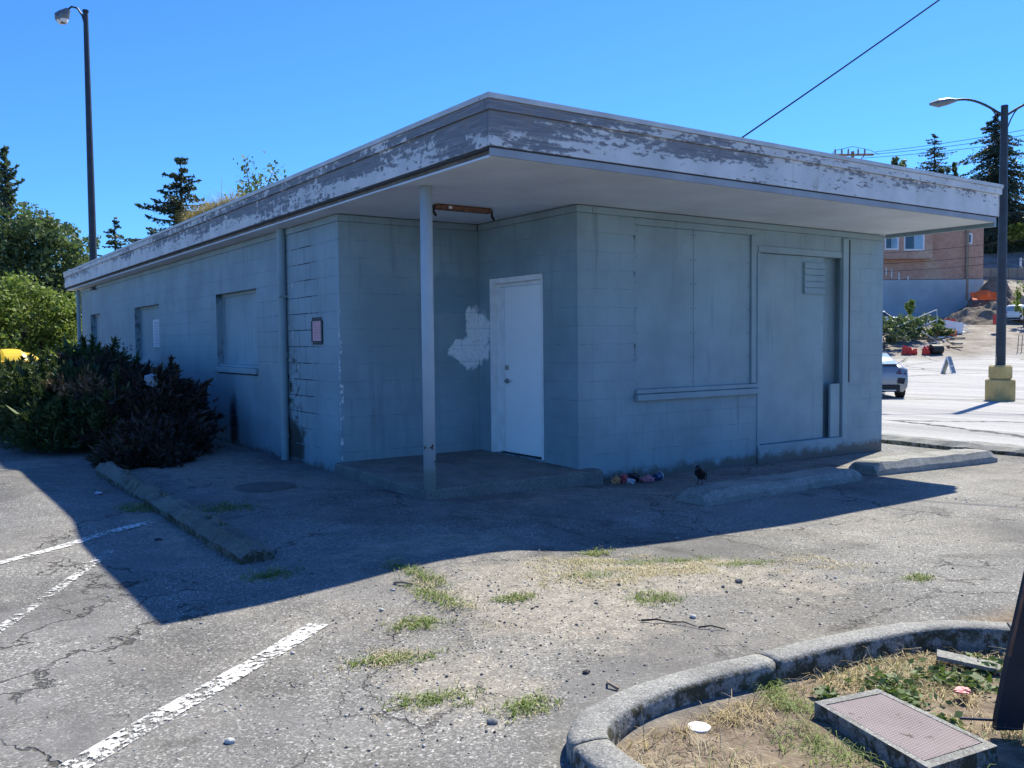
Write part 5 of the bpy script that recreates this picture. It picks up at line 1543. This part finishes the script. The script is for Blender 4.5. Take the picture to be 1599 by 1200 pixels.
# ------------------------------------------------------------------ construction site
def fr_(u, v, d): return Vector(at(u, v, d))
rdv = Vector((.821, -.571, 0)); fdv = Vector((.571, .821, 0))
def slab_box(mb, u0, u1, v0, v1, d, depth, dz0=0):
    """box whose front face spans these photo extents at that distance, facing the viewer"""
    a = fr_(u0, v1, d); b = fr_(u1, v1, d); top = fr_((u0+u1)/2, v0, d).z; bot = (a.z+b.z)/2+dz0
    mb.extrude([(a.x, a.y, bot), (b.x, b.y, bot), (b.x+fdv.x*depth, b.y+fdv.y*depth, bot), (a.x+fdv.x*depth, a.y+fdv.y*depth, bot)], (0, 0, top-bot))
    return mb
hs0 = fr_(1450, 500, 110)
hs_ = empty('unfinished_house', (hs0.x, hs0.y, 3.3), 0, 'tall unfinished house in brown sheathing on a grey wrapped foundation', 'building')
def PH(mb, name, m, par=hs_):
    off = Vector((0, 0, 0)); q = par
    while q is not None: off += q.location; q = q.parent
    mb.v = [(v[0]-off.x, v[1]-off.y, v[2]-off.z) for v in mb.v]
    return mb.build(name, M[m], par)
PH(slab_box(MB(), 1250, 1535, 300, 437, 110, 14), 'wall', 'osb')
PH(slab_box(MB(), 1250, 1534, 438, 545, 110.1, 13.8), 'foundation', 'found')
PH(slab_box(MB(), 1255, 1456, 300, 405, 108.6, 1.4), 'bay', 'osb')
PH(slab_box(MB(), 1508, 1512, 320, 470, 109.8, .2), 'corner_board', 'wood_debris')
for (u0, u1, v0, v1, d) in [(1384, 1401, 372, 388, 108.6), (1414, 1441, 367, 389, 108.6), (1475, 1487, 362, 381, 110), (1510.5, 1516, 367, 379, 109.7)]:
    w_ = PH(slab_box(MB(), u0-2.5, u1+2.5, v0-2.5, v1+2.5, d-.06, .05), 'window', 'white')
    um = (u0+u1)/2
    for (a, b, m_) in ((u0, um-.5, 'glass'), (um+.5, u1, 'glass_light')) if u1-u0 > 8 else ((u0, u1, 'glass'),):
        PH(slab_box(MB(), a, b, v0, v1, d-.12, .05), 'pane', m_, w_)
# sheathing panel seams as thin battens
for v in (352, 392, 408): PH(slab_box(MB(), 1457, 1535, v-.4, v+.4, 109.95, .05), 'seam_strip', 'wood_debris')
for u in (1384, 1392.5, 1404, 1418):
    PH(slab_box(MB(), u-.8, u+.8, 418+(u-1384)*.4, 430+(u-1384)*.4, 109.9, .1), 'strap', 'white')
# grey house, hedge, retaining wall up the slope
g0 = fr_(1580, 372, 145)
gh = empty('grey_house', (g0.x, g0.y, g0.z-2), 0, 'grey house with a low brown roof at the top of the slope', 'building')
PH(slab_box(MB(), 1534, 1640, 346, 395, 145, 10), 'wall', 'grey_siding', gh)
e0 = fr_(1528, 347, 144); e1 = fr_(1650, 347, 144)
mb = MB(); mb.extrude([(e0.x, e0.y, e0.z), (e0.x, e0.y, e0.z+.5), (e0.x+fdv.x*6, e0.y+fdv.y*6, e0.z+2.2), (e0.x+fdv.x*12, e0.y+fdv.y*12, e0.z+.5), (e0.x+fdv.x*12, e0.y+fdv.y*12, e0.z)], tuple(e1-e0))
PH(mb, 'roof', 'brown_roof', gh)
w_ = PH(slab_box(MB(), 1566, 1569, 350, 372, 144.8, .1), 'window', 'white', gh)
def hedge(u0, u1, v0, v1, d, label, seed, m='leaf_mid', name='hedge', n=2600, sz=.3):
    a = fr_(u0, v1, d); b = fr_(u1, v1, d); top = fr_(u0, v0, d).z
    e = empty(name, (a.x, a.y, a.z), 0, label, name.replace('_', ' '))
    r = np.random.default_rng(seed); t = r.random(n); q = r.random((n, 2))
    bb = (b-a)
    C = np.stack([bb.x*t+fdv.x*q[:, 0]*2, bb.y*t+fdv.y*q[:, 0]*2, q[:, 1]*(top-a.z)*(1+.12*np.sin(t*40))], 1)
    V, Fq = leaf_cards(C, sz, seed, .2); np_mesh('foliage', V, Fq, M[m], e)
hedge(1536, 1640, 371, 404, 135, 'clipped dark green hedge above the retaining wall', 91, 'leaf_dark', n=7000)
hedge(1576, 1600, 352, 374, 133, 'pale green bush above the hedge at the right edge', 92, 'leaf_bright', 'bush', 700)
rw0 = fr_(1590, 440, 125)
rw = empty('retaining_wall', (rw0.x, rw0.y, rw0.z), 0, 'tan panelled retaining wall below the hedge', 'wall')
uu = 1533
while uu < 1650:
    PH(slab_box(MB(), uu+.3, uu+13.5, 419, 450, 125, .3, -.5), 'panel', 'retaining', rw); uu += 13.8
mb = slab_box(MB(), 1593, 1595.5, 403, 416, 124, .2)
c_ = Vector(np.mean(np.array(mb.v), 0)); mb.v = [(v[0]-c_.x, v[1]-c_.y, v[2]-c_.z) for v in mb.v]
tag(mb.build('marker_post', M['white'], loc=tuple(c_)), 'white marker post above the retaining wall at the right edge', 'post')
# orange barrier mesh
def cloth(u0, u1, v0, v1, d, m, name, label, cat, seed, amp=.5, n=16):
    a = fr_(u0, v1, d); b = fr_(u1, v1, d); top = fr_(u0, v0, d).z; h_ = top-a.z
    vs = []; fs = []
    for k in (0, 1):
        for i in range(n+1):
            for j in range(5):
                t = i/n; f = j/4
                sagz = .22*math.sin(t*math.pi*2.6+seed)*f
                p = (b-a)*t+fdv*(amp*float(vnoise(t*7+seed, f*2))+k*.05+f*.4)
                vs.append((p.x, p.y, h_*f-sagz*h_*.6))
    N = (n+1)*5
    for i in range(n):
        for j in range(4):
            q = i*5+j; fs.append((q, q+5, q+6, q+1)); fs.append((q+N, q+1+N, q+6+N, q+5+N))
    mb = MB(); mb.add(vs, fs)
    return tag(mb.build(name, M[m], loc=tuple(a)), label, cat)
cloth(1518, 1566, 455, 469, 103, 'orange', 'barrier_mesh', 'orange plastic barrier mesh draped over the dirt below the hedge', 'barrier', 1)
def heap(u, v, d, rx, ry, h_, m, name, label, cat, seed):
    p = fr_(u, v, d); n = 18; vs = []; fs = []
    z0 = float(gz(p.x, p.y))
    for i in range(n+1):
        for j in range(n+1):
            a = (i/n*2-1); b = (j/n*2-1); rr = math.hypot(a, b)
            q = rdv*a*rx+fdv*b*ry
            hz = max(0, 1-rr**1.6)*h_*(1+.7*float(fbm(np.array(a*3+seed), np.array(b*3)))) + .3*h_*float(fbm(np.array(a*7+seed), np.array(b*7)))*max(0, 1-rr)
            vs.append((q.x, q.y, float(gz(p.x+q.x, p.y+q.y))-z0+hz-.08))
    for i in range(n):
        for j in range(n): a = i*(n+1)+j; fs.append((a, a+n+1, a+n+2, a+1))
    mb = MB(); mb.add(vs, fs)
    o = mb.build(name, M[m], loc=(p.x, p.y, z0)); return tag(o, label, cat, 'dirt heaps')
heap(1548, 462, 106, 4.6, 3, 3.4, 'dirt', 'dirt_heap', 'pale dirt heap behind the orange barrier mesh', 'dirt heap', 3)
heap(1530, 500, 98, 5, 3, 1.7, 'dirt', 'dirt_heap', 'brown dirt heap in front of the orange barrier mesh', 'dirt heap', 5)
heap(1597, 470, 104, 3.5, 3, 1.8, 'wood_debris', 'dirt_heap', 'tan rubble heap at the right edge behind the white suv', 'dirt heap', 8)
heap(1545, 485, 101, 4.5, 3, 1.9, 'dirt', 'dirt_heap', 'brown dirt heap directly below the orange barrier mesh', 'dirt heap', 12)
# boards and debris
def bx(u, v, d, sx2, sy2, sz2, rx, rz, m, name, label, cat, group=None):
    p = fr_(u, v, d); z = float(gz(p.x, p.y))
    mb = MB(); mb.box((-sx2/2, -sy2/2, 0), (sx2/2, sy2/2, sz2), Matrix.Rotation(rad(rx), 3, 'X'), (0, 0, 0))
    return tag(mb.build(name, M[m], loc=(p.x, p.y, max(z+.05, p.z)), rz=rad(rz)), label, cat, group)
tb = empty('overturned_table', tuple(fr_(1486, 517, 88)), rad(-28), 'white overturned table with splayed legs on the site slope', 'table')
mb = MB(); mb.box((-.95, -.45, 0), (.95, .45, .9), Matrix.Rotation(rad(10), 3, 'Y')); mb.build('tabletop', M['white_board'], tb)
for (x, z) in ((.8, .5), (1.0, .2), (.7, 0), (.9, .8)):
    mb = MB(); mb.tube([(x, 0, z), (x+1.0, .1, z-.35)], .045, 6); mb.build('leg', M['white_board'], tb)
bx(1473, 526, 86, 2.3, .12, .62, 20, -50, 'tarp_red', 'board_scrap', 'pinkish red board leaning left of the white table', 'board')
bx(1482, 511, 92, 1.2, .3, .8, 0, -28, 'red', 'crate', 'red crate behind the white table', 'crate')
bx(1558, 507, 88, .7, .5, .95, 0, -25, 'red', 'crate', 'red crate left of the white suv', 'crate')
r = random.Random(4)
for i in range(26):
    u = r.uniform(1445, 1500); v = r.uniform(528, 553); d = 78+(555-v)*.35
    m_ = r.choice(['wood_debris', 'wood_debris', 'white_board', 'retaining', 'dirt'])
    bx(u, v, d, r.uniform(.5, 1.9), .14, .12, r.uniform(-25, 25), r.uniform(0, 180), m_, 'plank', 'scrap plank in the debris below the white table', 'plank', 'scrap planks in the debris')
for i, (u, v, s_) in enumerate([(1413, 547, .5), (1421, 551, .45), (1446, 551, .5), (1428, 546, .35), (1447, 545, .3)]):
    p = fr_(u, v, 77.5); crumple('red_debris', (p.x, p.y, 0), (s_*.6, s_*.6, s_*1.0), M['red'], ['red clump at the left of the debris', 'red clump below the railing', 'bright red clump right of the railing', 'small red scrap behind the railing', 'small red scrap above the bright red clump'][i], 'debris', 20+i, .8)
p = fr_(1462, 552, 77.5); mb = MB(); mb.tube([(-.5, 0, .4), (.5, .1, .4)], [.42, .42], 16); mb.tube([(.5, .1, .4), (.56, .1, .4)], .36, 16)
tag(mb.build('barrel', M['car_dark'], loc=(p.x, p.y, float(gz(p.x, p.y))), rz=rad(-30)), 'dark barrel lying on its side at the street edge', 'barrel')
# railings of the hidden stair
rl_ = empty('stair_railing', tuple(fr_(1420, 545, 82)), 0, 'pale metal stair railing climbing through the shrubs', 'railing')
o3 = Vector(rl_.location)
for (u0, v0, u1, v1) in [(1402, 510, 1463, 484), (1378, 536, 1465, 499), (1378, 521, 1406, 523), (1404, 523, 1432, 516), (1408, 524, 1420, 530), (1440, 519, 1462, 532), (1378, 539, 1432, 547), (1410, 545, 1430, 524)]:
    a = fr_(u0, v0, 82)-o3; b = fr_(u1, v1, 84)-o3
    mb = MB(); mb.tube([tuple(a), tuple(b)], .05, 6); mb.build('rail', M['rail'], rl_)
for u, v0, v1 in ((1463, 484, 506), (1448, 490, 508), (1425, 500, 516)):
    a = fr_(u, v0, 84)-o3; b = fr_(u, v1, 84)-o3
    mb = MB(); mb.tube([tuple(a), tuple(b)], .045, 6); mb.build('rail_post', M['rail'], rl_)
for i, (u, v, d, rx, h_, m_, lab) in enumerate([(1395, 552, 83, 2.0, 2.8, 'leaf_mid', 'green shrub left of the stair railing'), (1425, 550, 84, 2.2, 3.0, 'leaf_mid', 'green shrub behind the stair railing'), (1450, 536, 86, 1.9, 2.0, 'leaf_mid', 'green shrub right of the stair railing'),
        (1418, 508, 88, 1.0, 3.2, 'leaf_bright', 'small upright tree above the railing shrubs'), (1380, 555, 80, 2.0, 3.0, 'leaf_dark', 'dark shrub at the building corner'), (1599, 475, 92, 1.3, 5.2, 'leaf_bright', 'yellow green sapling at the right edge of the site')]):
    p = fr_(u, v, d); z = float(gz(p.x, p.y))
    cl = [(0, 0, h_*.55, rx*.75, rx*.75, h_*.45), (rdv.x*rx*.6, rdv.y*rx*.6, h_*.4, rx*.55, rx*.55, h_*.34), (-rdv.x*rx*.6, -rdv.y*rx*.6, h_*.42, rx*.5, rx*.5, h_*.36)]
    if i in (3, 5): cl = [(0, 0, h_*.6, rx*.6, rx*.6, h_*.4), (.2, 0, h_*.35, rx*.8, rx*.8, h_*.2)]
    broad_tree('shrub' if i not in (3, 5) else 'small_tree', (p.x, p.y, z), h_*.35, cl, m_, .14, 420, lab, 'shrub' if i not in (3, 5) else 'tree', seed=50+i, trunk_r=.07)
# thin stake fence at the right edge
sf = empty('stake_fence', tuple(fr_(1590, 558, 78)), 0, 'thin wire stake fence at the right edge beyond the street', 'fence')
o3 = Vector(sf.location)
for u in (1588, 1594, 1602, 1612):
    a = fr_(u, 560, 78)-o3; b = fr_(u+3, 524, 78)-o3
    mb = MB(); mb.tube([tuple(a), tuple(b)], .035, 6); mb.build('stake', M['lamp_grey'], sf)
mb = MB(); mb.tube([tuple(fr_(1588, 540, 78)-o3), tuple(fr_(1640, 536, 78)-o3)], .02, 5); mb.build('strand', M['lamp_grey'], sf)
